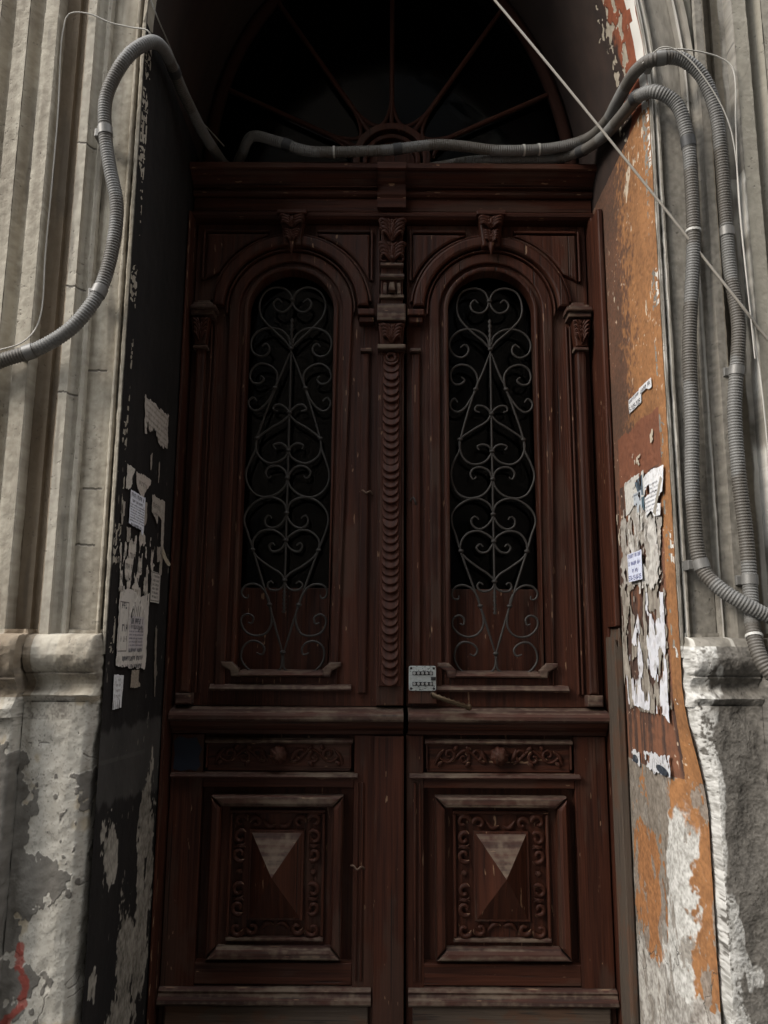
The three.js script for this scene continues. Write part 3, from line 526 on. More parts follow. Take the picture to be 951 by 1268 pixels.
    for (const u of [0.286, 0.300]) B('reed', u - 0.004, u + 0.004, 1.33, 2.70, -0.003, 0.008, 0.003);
  }
  // inner impost at the other springing
  { const m = part('inner_impost', merged([box(U(-0.262), U(-0.318), 2.70, 2.722, -0.003, 0.036, 0.005), box(U(-0.256), U(-0.321), 2.724, 2.75, -0.003, 0.048, 0.006)]), M.wood, t);
    part('inner_shaft', box(U(-0.272), U(-0.302), 1.33, 2.585, -0.003, 0.014, 0.006), M.wood, t);
    part('inner_necking', box(U(-0.268), U(-0.310), 2.588, 2.602, -0.003, 0.026, 0.004), M.ledge, t); void m; }
  // ---- glazing, lower board and the wrought iron grille
  { const c = s * CX, sh = new THREE.Shape(); sh.moveTo(c - 0.171, 1.705); sh.lineTo(c + 0.171, 1.705); sh.lineTo(c + 0.171, YA); sh.absarc(c, YA, 0.171, 0, Math.PI, false); sh.closePath();
    part('pane', extr(sh, -0.082, -0.079, 0, 20), M.glass, t);
    part('lower_window_board', box(c - 0.1715, c + 0.1715, 1.386, 1.704, -0.095, -0.072, 0.003), M.wood, t);
    const zg = -0.028, V = ([u, y], k, dz = 0) => [c + k * u / 1000, y / 1000, zg + dz];
    const gr = part('grille', sweep([[c, 2.74, zg], [c, 2.4, zg - 0.001], [c, 2.0, zg], [c, 1.61, zg]], 0.0042, 30, 6), M.iron, t, 'wrought iron window grille of hearts and scrolls');
    for (const k of [-1, 1]) for (const n of Object.keys(GR)) {
      const P = GR[n].map((p, i) => { const q = V(p, k); q[0] += 0.0015 * Math.sin(i * 2.1 + k + s); return q; });
      part('scroll', sweep(P, u => 0.0045 * Math.min(1, 0.62 + 7 * Math.min(u, 1 - u)), P.length * 5, 6), M.iron, gr);
    }
    for (const [u, y] of COLLAR) for (const k of u ? [-1, 1] : [1]) { const g = new THREE.SphereGeometry(0.0092, 10, 8); g.scale(1.15, 0.8, 0.9); g.translate(c + k * u / 1000, y / 1000, zg + 0.002); part('collar', g, M.iron, gr); }
    for (const [ya, yb] of [[2.63, 2.735], [1.612, 1.69]]) { const g = sweep([[c, ya, zg], [c, (ya + yb) / 2, zg + 0.001], [c, yb, zg]], u => 0.0058 + 0.0022 * Math.sin(u * 34), 46, 7); part('twist', g, M.iron, gr); }
  }
  // ---- sill with notched corners, and the moulding under it
  { const c = s * CX, w = 0.168, e = 0.212;
    part('sill', merged([runX([[1.388, -0.06], [1.388, 0.022], [1.393, 0.026], [1.399, 0.022], [1.405, 0.006], [1.41, -0.06]], c - w + 0.02, c + w - 0.02)]), M.ledge, t);
    for (const k of [-1, 1]) part('sill_corner', extr(poly([[c + k * (w - 0.022), 1.386], [c + k * (w - 0.022), 1.412], [c + k * (w + 0.004), 1.438], [c + k * e, 1.438], [c + k * e, 1.424], [c + k * (w + 0.012), 1.408], [c + k * (w + 0.006), 1.386]]), -0.003, 0.020, 0.006), M.ledge, t);
    part('apron_moulding', runX([[1.338, -0.01], [1.338, 0.020], [1.345, 0.026], [1.350, 0.018], [1.358, 0.012], [1.362, -0.01]], c - 0.248, c + 0.248), M.ledge, t); }
  // ---- mid rail
  { const x0 = L ? -0.756 : 0.066, x1 = L ? 0.049 : 0.756;
    part('mid_rail', runX([[1.19, -0.02], [1.192, 0.012], [1.205, 0.016], [1.212, 0.03], [1.226, 0.040], [1.236, 0.042], [1.238, 0.055]], x0, x1), M.woodH, t);
    part('mid_rail_nosing', runX([[1.2385, -0.01], [1.239, 0.060], [1.246, 0.066], [1.258, 0.067], [1.266, 0.062], [1.274, 0.040], [1.284, -0.01]], x0, x1), M.ledge, t); }
  // ---- lower half: stiles, rails, recessed panels
  B('back_board', uIn, uOut, 0.06, 1.189, -0.06, -0.036, 0);
  B('outer_stile', 0.262, uOut, 0.065, 1.188, -0.035, 0, 0.003);
  B('inner_stile', uIn, -0.262, 0.065, 1.188, -0.035, 0, 0.003);
  B('rail', -0.2615, 0.2615, 1.012, 1.058, -0.035, 0, 0.003, M.woodH);
  B('rail', -0.2615, 0.2615, 0.385, 0.452, -0.035, 0, 0.003, M.woodH);
  B('reed', -0.288, -0.296, 0.40, 1.03, -0.001, 0.010, 0.003); B('reed', -0.272, -0.278, 0.40, 1.03, -0.001, 0.007, 0.002);
  // frieze panel
  { const fz = B('frieze_panel', -0.248, 0.248, 1.064, 1.172, -0.034, -0.004, 0.004, M.woodH);
    part('top_moulding', runX([[1.160, -0.01], [1.160, 0.012], [1.165, 0.016], [1.171, 0.012], [1.176, -0.01]], U(-0.256), U(0.256)), M.ledge, fz);
    for (const u of [-0.252, 0.247]) part('side_moulding', box(U(u), U(u + 0.006), 1.076, 1.158, -0.01, 0.008, 0.003), M.wood, fz);
    part('knob', rosette(s * CX, 1.122, 0.014, 0.031), M.wood, fz);
    for (const k of [-1, 1]) {
      const F = (l, rf, n = 24) => part('scroll_carving', sweep(l.map(([u, y, z]) => [s * CX + k * u, y, z ?? 0.001]), rf, n, 6), scrollMat, fz);
      const stem = []; for (let i = 0; i <= 16; i++) { const q = i / 16; stem.push([0.05 + 0.16 * q, 1.118 - 0.02 * Math.cos(q * Math.PI * 2.5), 0.0]); }
      F(stem, u => 0.0062 - 0.002 * u, 30);
      for (const [cu, cy, d] of [[0.078, 1.124, -1], [0.122, 1.112, 1], [0.172, 1.124, -1]]) F(spiral(cu, cy, 0.021, 0.005, d > 0 ? 1.9 : -1.9, (d > 0 ? 1.9 : -1.9) + d * 6.4, 0.001, 18), u => 0.0068 - 0.003 * u, 26);
      for (const [u0, y0, u1, y1] of [[0.1, 1.098, 0.115, 1.082], [0.098, 1.14, 0.112, 1.153], [0.15, 1.138, 0.142, 1.153], [0.196, 1.1, 0.21, 1.084]]) F([[u0, y0], [(u0 + u1) / 2 + 0.004, (y0 + y1) / 2, 0.005], [u1, y1]], u => 0.0075 * Math.sin(0.4 + 2.4 * u), 8);
      part('leaf_carving', sweep([[s * CX + k * 0.04, 1.098, -0.002], [s * CX + k * 0.054, 1.122, 0.003], [s * CX + k * 0.062, 1.144, -0.002]], u => 0.008 * Math.sin(0.3 + 2.6 * u), 10, 6), scrollMat, fz);
      part('leaf_carving', sweep([[s * CX + k * 0.19, 1.14, -0.002], [s * CX + k * 0.208, 1.122, 0.002], [s * CX + k * 0.222, 1.09, -0.002]], u => 0.007 * Math.sin(0.3 + 2.6 * u), 10, 6), scrollMat, fz);
    }
    part('under_moulding', runX([[1.044, -0.005], [1.044, 0.016], [1.050, 0.022], [1.056, 0.018], [1.062, -0.005]], L ? -0.752 : 0.072, L ? -0.108 : 0.66), M.ledge, t); }
  // lower panel
  { const c = s * CX + (L ? 0 : 0.004), x0 = c - 0.226, x1 = c + 0.226, y0 = 0.466, y1 = 0.986;
    const pn = part('lower_panel', box(c - 0.205, c + 0.205, 0.475, 0.975, -0.035, -0.022, 0.003), M.wood, t);
    const fr = (n, pts, m) => part(n, extr(poly(pts), -0.03, 0.024, 0.014), m, pn);
    const w = 0.036;
    fr('frame_moulding', [[x0, y1], [x1, y1], [x1 - w, y1 - w], [x0 + w, y1 - w]], M.ledge);
    fr('frame_moulding', [[x0, y0], [x1, y0], [x1 - w, y0 + w], [x0 + w, y0 + w]], M.ledge);
    fr('frame_moulding', [[x0, y0 + 0.003], [x0, y1 - 0.003], [x0 + w - 0.002, y1 - w - 0.003], [x0 + w - 0.002, y0 + w + 0.003]], M.wood);
    fr('frame_moulding', [[x1, y0 + 0.003], [x1, y1 - 0.003], [x1 - w + 0.002, y1 - w - 0.003], [x1 - w + 0.002, y0 + w + 0.003]], M.wood);
    const ix = 0.165, il = 0.515, ih = 0.937;
    for (const [a, b, cc, d, m] of [[c - ix, c + ix, il, il + 0.014, M.ledge], [c - ix, c + ix, ih - 0.012, ih, M.woodH], [c - ix, c - ix + 0.011, il + 0.015, ih - 0.013, M.wood], [c + ix - 0.011, c + ix, il + 0.015, ih - 0.013, M.wood]]) part('inner_bead', box(a, b, cc, d, -0.023, -0.006, 0.005), m, pn);
    // pyramid boss
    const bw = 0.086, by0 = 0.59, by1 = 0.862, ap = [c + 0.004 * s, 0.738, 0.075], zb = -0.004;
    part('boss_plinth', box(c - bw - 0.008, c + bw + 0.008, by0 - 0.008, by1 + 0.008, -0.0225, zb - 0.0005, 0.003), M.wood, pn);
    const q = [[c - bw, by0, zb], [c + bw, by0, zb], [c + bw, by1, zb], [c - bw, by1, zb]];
    for (let i = 0; i < 4; i++) { let g = new THREE.BufferGeometry(); g.setAttribute('position', new THREE.Float32BufferAttribute([...q[i], ...q[(i + 1) % 4], ...ap], 3)); g = uvBox(g, rnd(), rnd()); g.computeVertexNormals(); part('boss_face', g, i === 2 ? M.ledge : M.wood, pn, i === 2 ? 'dusty upper face of the pyramid boss, paled to stand in for light' : undefined); }  // upper face alone is paler: its dust tone also paints in light from above
    // carved scrolls round the boss
    const zc = -0.0185;
    const scr = (k, u, y, r, a0, turn) => part('scroll_carving', sweep(spiral(u, y, r, r * 0.28, a0, a0 + turn, zc + 0.007, 16).map(p => [c + k * p[0], p[1], p[2]]), v => 0.0094 * (1 - 0.35 * v) * Math.min(1, 0.3 + 5 * v), 24, 6), scrollMat, pn);
    for (const k of [-1, 1]) {
      for (const [y, d] of [[0.845, 1], [0.79, -1], [0.675, 1], [0.62, -1]]) { scr(k, 0.126, y, rr(0.021, 0.025), d > 0 ? 2.4 : -2.4, -d * rr(5.2, 6)); part('leaf_carving', sweep([[c + k * 0.108, y - d * 0.02, zc + 0.001], [c + k * 0.126, y - d * 0.03, zc + 0.006], [c + k * 0.146, y - d * 0.022, zc + 0.001]], v => 0.0065 * Math.sin(0.35 + 2.5 * v), 8, 5), scrollMat, pn); }
      part('bead_carving', rosette(c + k * 0.126, 0.732, zc + 0.004, 0.011), scrollMat, pn);
      for (const [yy, d] of [[0.898, 1], [0.553, -1]]) {
        scr(k, 0.128, yy, 0.024, Math.PI, -d * 5.2); scr(k, 0.075, yy - d * 0.004, 0.021, 0, d * 5.4);
        part('leaf_carving', sweep([[c + k * 0.005, yy - d * 0.012, zc + 0.002], [c + k * 0.028, yy - d * 0.018, zc + 0.006], [c + k * 0.05, yy + d * 0.004, zc + 0.002]], u => 0.008 * Math.sin(0.3 + 2.6 * u), 12, 6), scrollMat, pn);
        part('leaf_carving', sweep([[c + k * 0.1, yy + d * 0.012, zc + 0.002], [c + k * 0.122, yy + d * 0.026, zc + 0.005], [c + k * 0.15, yy + d * 0.022, zc + 0.002]], u => 0.007 * Math.sin(0.3 + 2.6 * u), 12, 6), scrollMat, pn);
      }
    } }
  // low rail and kick board
  { const x0 = L ? -0.756 : 0.068, x1 = L ? -0.056 : 0.757;
    part('low_rail', runX([[0.330, -0.03], [0.331, 0.026], [0.338, 0.032], [0.350, 0.030], [0.354, 0.020], [0.364, 0.016], [0.372, 0.020], [0.378, 0.010], [0.383, -0.03]], x0, x1), M.ledge, t);
    B('kick_board', L ? -0.318 : -0.300, 0.352, 0.075, 0.326, -0.033, 0.016, 0.006, M.kick); }
  return t;
}
const leafL = doorLeaf(-1), leafR = doorLeaf(1);
// ---- centre strip on the one leaf
{
  const t = leafL;
  part('centre_stile', box(-0.050, 0.052, 0.065, 1.187, -0.02, 0.026, 0.004), M.wood, t);
  part('centre_stile', box(-0.046, 0.050, 1.29, 2.60, -0.02, 0.026, 0.004), M.wood, t);
  const st = part('scale_strip', box(-0.037, 0.040, 1.355, 2.575, 0.0255, 0.034, 0.004), M.wood, t, 'strip carved with overlapping scales');
  const N = 41, sg = (() => { // one scale: a round-ended tongue, tipped so that its lower edge stands proud
    const a = new THREE.Shape(); a.moveTo(-0.031, 0.03); a.lineTo(-0.031, 0); a.absarc(0, 0, 0.031, Math.PI, 2 * Math.PI, false); a.lineTo(0.031, 0.03); a.absarc(0, 0.03, 0.017, 0, -Math.PI, true); a.closePath();
    const g = new THREE.ExtrudeGeometry(a, { depth: 0.004, bevelEnabled: true, bevelThickness: 0.003, bevelSize: 0.0035, bevelOffset: -0.0035, bevelSegments: 2, curveSegments: 10 }); g.rotateX(-0.36); return uvBox(keep(g)); })();
  for (let i = 0; i < N; i++) { const o = new THREE.Mesh(sg, M.wood); o.name = 'scale'; st.add(o); o.position.set(0.0015 + CX, 1.385 + i * 0.0292 - 0.06, 0.034); o.rotation.z = rr(-0.07, 0.07); o.rotation.x = rr(-0.06, 0.06); o.scale.set(rr(0.92, 1.05), rr(0.92, 1.06), rr(0.8, 1.25)); }
  { const g = new THREE.TorusGeometry(0.016, 0.006, 8, 20); g.translate(0.0015, 2.557, 0.044); part('boss_ring', g, M.wood, t); }
  part('necking', box(-0.050, 0.055, 2.585, 2.604, 0.0, 0.062, 0.005), M.ledge, t);
  const cap = part('centre_capital', extr(poly([[-0.040, 2.606], [0.045, 2.606], [0.052, 2.694], [-0.047, 2.694]]), 0, 0.046, 0.005), M.wood, t);
  part('leaf_carving', acanthus(0.0025, 2.61, 2.69, 0.07, 0.048), scrollMat, cap);
  part('block', box(-0.052, 0.055, 2.697, 2.765, 0, 0.060, 0.006), M.ledge, t);
  const con = part('console', box(-0.040, 0.045, 2.767, 3.118, 0, 0.040, 0.004), M.wood, t);
  part('fillet', box(-0.044, 0.049, 2.79, 2.803, 0.04, 0.054, 0.003), M.ledge, con);
  for (const x of [-0.03, 0.022]) part('triglyph', box(x, x + 0.014, 2.806, 2.852, 0.0405, 0.052, 0.003), M.ledge, con);
  part('drop_block', extr(poly([[-0.010, 2.812], [0.015, 2.812], [0.011, 2.846], [-0.006, 2.846]]), 0.0405, 0.072, 0.005), M.ledge, con);
  part('fillet', runX([[2.868, 0.04], [2.868, 0.062], [2.874, 0.064], [2.888, 0.05], [2.892, 0.04]], -0.044, 0.049), M.ledge, con);
  part('fillet', box(-0.042, 0.047, 2.918, 2.930, 0.04, 0.058, 0.003), M.ledge, con);
  part('leaf_carving', acanthus(0.0025, 2.935, 3.02, 0.085, 0.046), scrollMat, con);
  part('leaf_carving', acanthus(0.0025, 3.02, 3.115, 0.085, 0.052), scrollMat, con);
  part('bud_carving', rosette(0.0025, 2.952, 0.05, 0.015), scrollMat, con);
  for (const k of [-1, 1]) { part('volute', sweep(spiral(0.0025 + k * 0.026, 3.098, 0.019, 0.005, k > 0 ? -1.8 : Math.PI + 1.8, (k > 0 ? -1.8 : Math.PI + 1.8) + k * 7, 0.052, 20), u => 0.0065 - 0.003 * u, 26, 6), scrollMat, con); part('volute', sweep(spiral(0.0025 + k * 0.028, 2.95, 0.02, 0.008, k > 0 ? 1.7 : Math.PI - 1.7, (k > 0 ? 1.7 : Math.PI - 1.7) - k * 4, 0.048, 16), u => 0.006 - 0.002 * u, 20, 6), scrollMat, con); }
  // bent hooks left in the stile, and a patch of blue paint
  for (const [x, y] of [[-0.088, 2.05], [-0.105, 0.755]]) part('hook', sweep([[x - 0.022, y + 0.004, 0.0], [x - 0.012, y + 0.006, 0.014], [x, y - 0.004, 0.018], [x + 0.014, y + 0.003, 0.012], [x + 0.024, y - 0.006, 0.0]], 0.0038, 20, 6), M.rust, t);
  part('blue_paint_patch', extr(poly([[-0.748, 1.072], [-0.72, 1.064], [-0.69, 1.07], [-0.668, 1.064], [-0.652, 1.083], [-0.66, 1.11], [-0.65, 1.14], [-0.664, 1.16], [-0.67, 1.178], [-0.7, 1.172], [-0.73, 1.181], [-0.75, 1.165], [-0.744, 1.12]]), 0.0005, 0.002, 0), M.blue, t, 'patch of dark blue paint');
}
// ---- lock and lever on the other leaf
{
  const t = leafR, x0 = 0.068, x1 = 0.163, y0 = 1.342, y1 = 1.427, z = 0.034, xc = (x0 + x1) / 2;
  const c = document.createElement('canvas'); c.width = c.height = 256; const k = c.getContext('2d'); k.fillStyle = '#b9bfbd'; k.fillRect(0, 0, 256, 256);
  for (let i = 0; i < 900; i++) { const v = rr(90, 235) | 0; k.fillStyle = `rgba(${v},${v},${v},0.35)`; k.fillRect(rr(0, 256), rr(0, 256), rr(2, 26), rr(1, 3)); }
  for (let i = 0; i < 60; i++) { k.fillStyle = `rgba(25,24,22,${rr(0.2, 0.7)})`; k.beginPath(); k.ellipse(rr(0, 256), rnd() < 0.6 ? rr(0, 60) : rr(200, 256), rr(2, 11), rr(1, 6), 0, 0, 7); k.fill(); }
  const tx = new THREE.CanvasTexture(c); tx.colorSpace = THREE.SRGBColorSpace; tx.wrapS = tx.wrapT = THREE.ClampToEdgeWrapping; tx.repeat.set(1 / (x1 - x0), 1 / (y1 - y0)); tx.offset.set(-x0 / (x1 - x0), -y0 / (y1 - y0));
  part('lock_block', box(x0 - 0.002, x1 + 0.004, y0 - 0.045, y1 - 0.004, -0.003, z - 0.001, 0.004), M.wood, t);
  const sh = new THREE.Shape(), r = 0.008; sh.moveTo(x0 + r, y0); sh.lineTo(x1 - r, y0); sh.quadraticCurveTo(x1, y0, x1, y0 + r); sh.lineTo(x1, y1 - r); sh.quadraticCurveTo(x1, y1, x1 - r, y1); sh.lineTo(x0 + r, y1); sh.quadraticCurveTo(x0, y1, x0, y1 - r); sh.lineTo(x0, y0 + r); sh.quadraticCurveTo(x0, y0, x0 + r, y0);
  const pg = new THREE.ExtrudeGeometry(sh, { depth: 0.004, bevelEnabled: true, bevelThickness: 0.0012, bevelSize: 0.0012, bevelOffset: -0.0012, bevelSegments: 2 }); pg.translate(0, 0, z); uvBox(pg);
  const pl = part('lock_plate', uvBox(keep(pg)), new THREE.MeshStandardMaterial({ map: tx, roughness: 0.42, metalness: 0.55 }), t, 'scratched steel push button lock plate');
  for (const y of [1.402, 1.366]) {
    part('button_slot', box(x0 + 0.013, x1 - 0.011, y - 0.0065, y + 0.0065, z + 0.0045, z + 0.0065, 0.001), M.black, pl);
    for (let i = 0; i < 5; i++) { const g = new THREE.CylinderGeometry(0.0044, 0.005, 0.006, 12); g.rotateX(Math.PI / 2); g.translate(x0 + 0.019 + i * 0.0145, y, z + 0.0095); part('button', g, M.steel, pl); }
  }
  part('catch', box(x1 - 0.018, x1 - 0.001, 1.378, 1.390, z + 0.0045, z + 0.011, 0.002), M.black, pl);
  for (const [x, y] of [[x0 + 0.008, y0 + 0.008], [x1 - 0.008, y0 + 0.008], [x0 + 0.008, y1 - 0.008], [x1 - 0.008, y1 - 0.008]]) { const g = new THREE.SphereGeometry(0.0045, 10, 6); g.scale(1, 1, 0.5); g.translate(x, y, z + 0.0055); part('screw', g, M.black, pl); }
  const h = part('handle', sweep([[0.150, 1.330, 0.07], [0.19, 1.316, 0.078], [0.24, 1.300, 0.078], [0.268, 1.291, 0.074]], u => 0.0088 + 0.0018 * Math.sin(u * 46), 60, 10), M.brass, t, 'twisted brass lever handle');
  part('handle_stem', sweep([[0.150, 1.331, 0.0], [0.150, 1.331, 0.04], [0.150, 1.331, 0.072]], 0.0085, 8, 10), M.brass, h);
  part('handle_knob', rosette(0.272, 1.290, 0.074, 0.011), M.brass, h);
  part('hook', sweep([[0.074, 2.02, 0.0], [0.085, 2.03, 0.014], [0.092, 2.015, 0.018], [0.095, 2.0, 0.008]], 0.004, 16, 6), M.iron, t);
}
// ================================================================ conduits and wires
function corrugated(name, pts, r, label, clamps, group) {
  const curve = new THREE.CatmullRomCurve3(pts.map(p => new THREE.Vector3(p[0] + rr(-0.003, 0.003), p[1] + rr(-0.003, 0.003), p[2] + rr(0, 0.004))), false, 'centripetal'); curve.arcLengthDivisions = 1500; const L = curve.getLength(), rings = Math.round(L / 0.0084);
  const t = thing(name, label, 'conduit', [pts[0][0], pts[0][1], pts[0][2]], group);
  { const g = sweep(curve, u => r * (1 + 0.052 * Math.sin(u * rings * 2 * Math.PI)), rings * 5, 12); g.computeVertexNormals(); part('tube', g, M.pipe, t); }
  for (const [p, kind] of clamps) { // p: a place near the tube
    let best = 0, bd = 9; const q = new THREE.Vector3(...p), v = new THREE.Vector3(); for (let i = 0; i <= 900; i++) { curve.getPointAt(i / 900, v); const d = v.distanceTo(q); if (d < bd) { bd = d; best = i / 900; } }
    const c = curve.getPointAt(best), tg = curve.getTangentAt(best), w = kind === 'thin' ? 0.0035 : kind === 'tape' ? 0.016 : 0.013;
    const a = c.clone().addScaledVector(tg, -w), b = c.clone().addScaledVector(tg, w);
    part(kind === 'tape' ? 'tape_wrap' : 'clamp_band', sweep([a.toArray(), c.toArray(), b.toArray()], r * 1.13, 4, 14), kind === 'tape' ? M.tape : kind === 'thin' ? M.paleBand : M.band, t);
    if (kind === 'wall') part('clamp_tab', box(c.x - 0.034, c.x - 0.016, c.y - 0.013, c.y + 0.013, c.z - 0.05, c.z - 0.004, 0.003), M.band, t);
  }
  return t;
}
M.band = plain(0.16, 0.155, 0.145, 0.5, { metalness: 0.3 }); M.tape = plain(0.03, 0.03, 0.03, 0.6); M.paleBand = plain(0.42, 0.41, 0.38, 0.5);
const RC = 0.0195;
corrugated('corrugated_conduit', [
  [-1.32, 2.16, 0.735], [-1.2, 2.215, 0.735], [-1.099, 2.269, 0.735], [-0.99, 2.313, 0.735], [-0.914, 2.361, 0.735], [-0.866, 2.427, 0.728], [-0.835, 2.507, 0.715], [-0.815, 2.637, 0.705], [-0.812, 2.763, 0.705], [-0.838, 2.892, 0.708], [-0.86, 2.984, 0.71], [-0.861, 3.104, 0.715], [-0.838, 3.185, 0.72], [-0.797, 3.262, 0.715],
  [-0.752, 3.328, 0.68], [-0.744, 3.385, 0.60], [-0.742, 3.412, 0.50], [-0.738, 3.408, 0.40], [-0.725, 3.395, 0.30], [-0.708, 3.385, 0.19], [-0.685, 3.372, 0.09], [-0.655, 3.362, 0.0], [-0.625, 3.362, -0.01],
  [-0.59, 3.385, 0.04], [-0.54, 3.422, 0.10], [-0.447, 3.395, 0.115], [-0.323, 3.352, 0.12], [-0.2, 3.346, 0.12], [-0.017, 3.358, 0.12], [0.168, 3.378, 0.12], [0.26, 3.375, 0.12], [0.413, 3.358, 0.12], [0.628, 3.368, 0.125],
  [0.728, 3.372, 0.17], [0.752, 3.325, 0.34], [0.754, 3.300, 0.465], [0.755, 3.284, 0.576], [0.755, 3.262, 0.66], [0.775, 3.24, 0.725],
  [0.856, 3.24, 0.735], [0.921, 3.189, 0.73], [0.962, 3.089, 0.715], [0.975, 2.957, 0.70], [0.982, 2.75, 0.685], [0.984, 2.599, 0.69], [0.988, 2.402, 0.70], [0.966, 2.165, 0.695], [0.963, 1.981, 0.695], [0.972, 1.759, 0.70], [0.968, 1.64, 0.705], [0.943, 1.523, 0.755], [0.951, 1.456, 0.785], [0.984, 1.409, 0.80], [1.05, 1.365, 0.81], [1.16, 1.33, 0.815], [1.3, 1.32, 0.815],
], RC, 'long grey corrugated conduit hung across the top of the door from the cream surround', [[[-0.861, 3.0, 0.71], 'wall'], [[-0.84, 2.49, 0.72], 'wall'], [[-1.02, 2.30, 0.735], 'wall'], [[-0.742, 3.41, 0.46], 'tape'], [[-0.4, 3.37, 0.12], 'tape'], [[-0.22, 3.346, 0.12], 'thin'], [[0.02, 3.36, 0.12], 'tape'], [[0.50, 3.36, 0.12], 'thin'], [[0.56, 3.365, 0.12], 'thin'], [[0.80, 3.245, 0.735], 'wall'], [[0.982, 2.70, 0.69], 'wall'], [[0.978, 2.27, 0.7], 'wall'], [[0.965, 1.68, 0.70], 'wall'], [[0.938, 1.53, 0.75], 'thin']]);
corrugated('corrugated_conduit', [
  [-0.02, 3.36, -0.03], [0.1, 3.358, -0.01], [0.2, 3.352, 0.03], [0.3, 3.347, 0.066], [0.414, 3.345, 0.08], [0.63, 3.347, 0.085], [0.715, 3.338, 0.15], [0.748, 3.29, 0.29], [0.753, 3.236, 0.44], [0.755, 3.207, 0.57], [0.757, 3.175, 0.655],
  [0.786, 3.146, 0.71], [0.847, 3.102, 0.715], [0.877, 3.003, 0.708], [0.883, 2.832, 0.702], [0.878, 2.653, 0.698], [0.853, 2.357, 0.69], [0.842, 2.12, 0.685], [0.835, 1.892, 0.685], [0.842, 1.715, 0.695], [0.874, 1.657, 0.725], [0.932, 1.608, 0.748], [0.996, 1.576, 0.755], [1.08, 1.545, 0.76], [1.2, 1.51, 0.76], [1.32, 1.49, 0.76],
], RC, 'grey corrugated conduit dropping down the flat of the grimy surround', [[[0.715, 3.338, 0.15], 'tape'], [[0.757, 3.175, 0.645], 'tape'], [[0.88, 2.98, 0.70], 'tape'], [[0.88, 2.70, 0.70], 'thin'], [[0.842, 1.72, 0.695], 'wall']]);
M.cable = plain(0.27, 0.245, 0.21, 0.8); M.whiteWire = plain(0.42, 0.4, 0.36, 0.7); M.dullWire = plain(0.2, 0.185, 0.16, 0.7);
const wire = (pts, r, m, label) => solo('wire', sweep(pts, r, pts.length * 12, 6), m, label, 'wire');
{ // slack white cable from the arch to the pilaster
  const a = [-0.18, 4.49, 0.385], b = [1.003, 2.44, 0.725], p = []; for (let i = 0; i <= 12; i++) { const t = i / 12; p.push([a[0] + (b[0] - a[0]) * t, a[1] + (b[1] - a[1]) * t - 0.03 * Math.sin(t * Math.PI), a[2] + (b[2] - a[2]) * t + 0.055 * Math.sin(t * Math.PI)]); }
  p.push([1.035, 2.40, 0.715], [1.09, 2.33, 0.712]);
  wire(p, 0.0038, M.cable, 'pale twisted cable stretched slantwise from the arch to the grey pilaster');
}
wire([[-0.745, 3.335, 0.67], [-0.757, 3.361, 0.69], [-0.816, 3.38, 0.685], [-0.878, 3.391, 0.69], [-0.942, 3.413, 0.70], [-1.005, 3.416, 0.695], [-1.022, 3.36, 0.69], [-1.018, 3.064, 0.685], [-1.02, 2.646, 0.685], [-1.02, 2.41, 0.69], [-1.046, 2.34, 0.715], [-1.113, 2.312, 0.72], [-1.3, 2.28, 0.72]], 0.0022, M.whiteWire, 'thin white wire running down beside the cream pilaster and bending along the conduit');
wire([[-0.79, 3.56, 0.66], [-0.752, 3.46, 0.64], [-0.735, 3.43, 0.56], [-0.74, 3.46, 0.3], [-0.73, 3.455, 0.16], [-0.70, 3.43, 0.14], [-0.64, 3.37, 0.12]], 0.0025, M.dullWire, 'thin dull wire looping into the corner of the cornice above the conduit');
wire([[0.757, 3.255, 0.685], [0.797, 3.285, 0.71], [0.858, 3.292, 0.712], [0.931, 3.283, 0.712], [0.991, 3.265, 0.71], [1.024, 3.231, 0.713], [1.022, 3.036, 0.712], [1.014, 2.801, 0.712], [1.024, 2.402, 0.714], [1.035, 2.235, 0.716], [1.042, 1.9, 0.716], [1.05, 1.6, 0.73]], 0.0022, M.whiteWire, 'thin white wire arching over the conduits and down the chipped pilaster edge');
wire([[0.75, 3.235, 0.72], [0.801, 3.262, 0.755], [0.866, 3.225, 0.76], [0.944, 3.12, 0.75], [0.99, 3.03, 0.735], [1.008, 2.94, 0.724], [1.012, 2.7, 0.72], [1.02, 2.3, 0.722]], 0.002, M.whiteWire, 'thin white wire hugging the bend of the outer conduit');

// ================================================================ papers on the reveals
function paperTex(w, h, z0, z1, y0, y1, side, draw, base) {
  const c = document.createElement('canvas'); c.width = w; c.height = h; const k = c.getContext('2d'); k.fillStyle = base; k.fillRect(0, 0, w, h); draw(k, w, h);
  for (let i = 0; i < 500; i++) { const v = rnd() < 0.5 ? 60 : 230; k.fillStyle = `rgba(${v},${v - 8},${v - 18},${rr(0.02, 0.14)})`; k.beginPath(); k.ellipse(rr(0, w), rr(0, h), rr(1, w * 0.05), rr(1, h * 0.04), rr(0, 3), 0, 7); k.fill(); }
  const t = new THREE.CanvasTexture(c); t.colorSpace = THREE.SRGBColorSpace; const W = z1 - z0, H = y1 - y0; t.wrapS = t.wrapT = THREE.ClampToEdgeWrapping;
  if (side > 0) { t.repeat.set(1 / W, 1 / H); t.offset.set(-z0 / W, -y0 / H); } else { t.repeat.set(-1 / W, 1 / H); t.offset.set(z1 / W, -y0 / H); }
  return t;
}
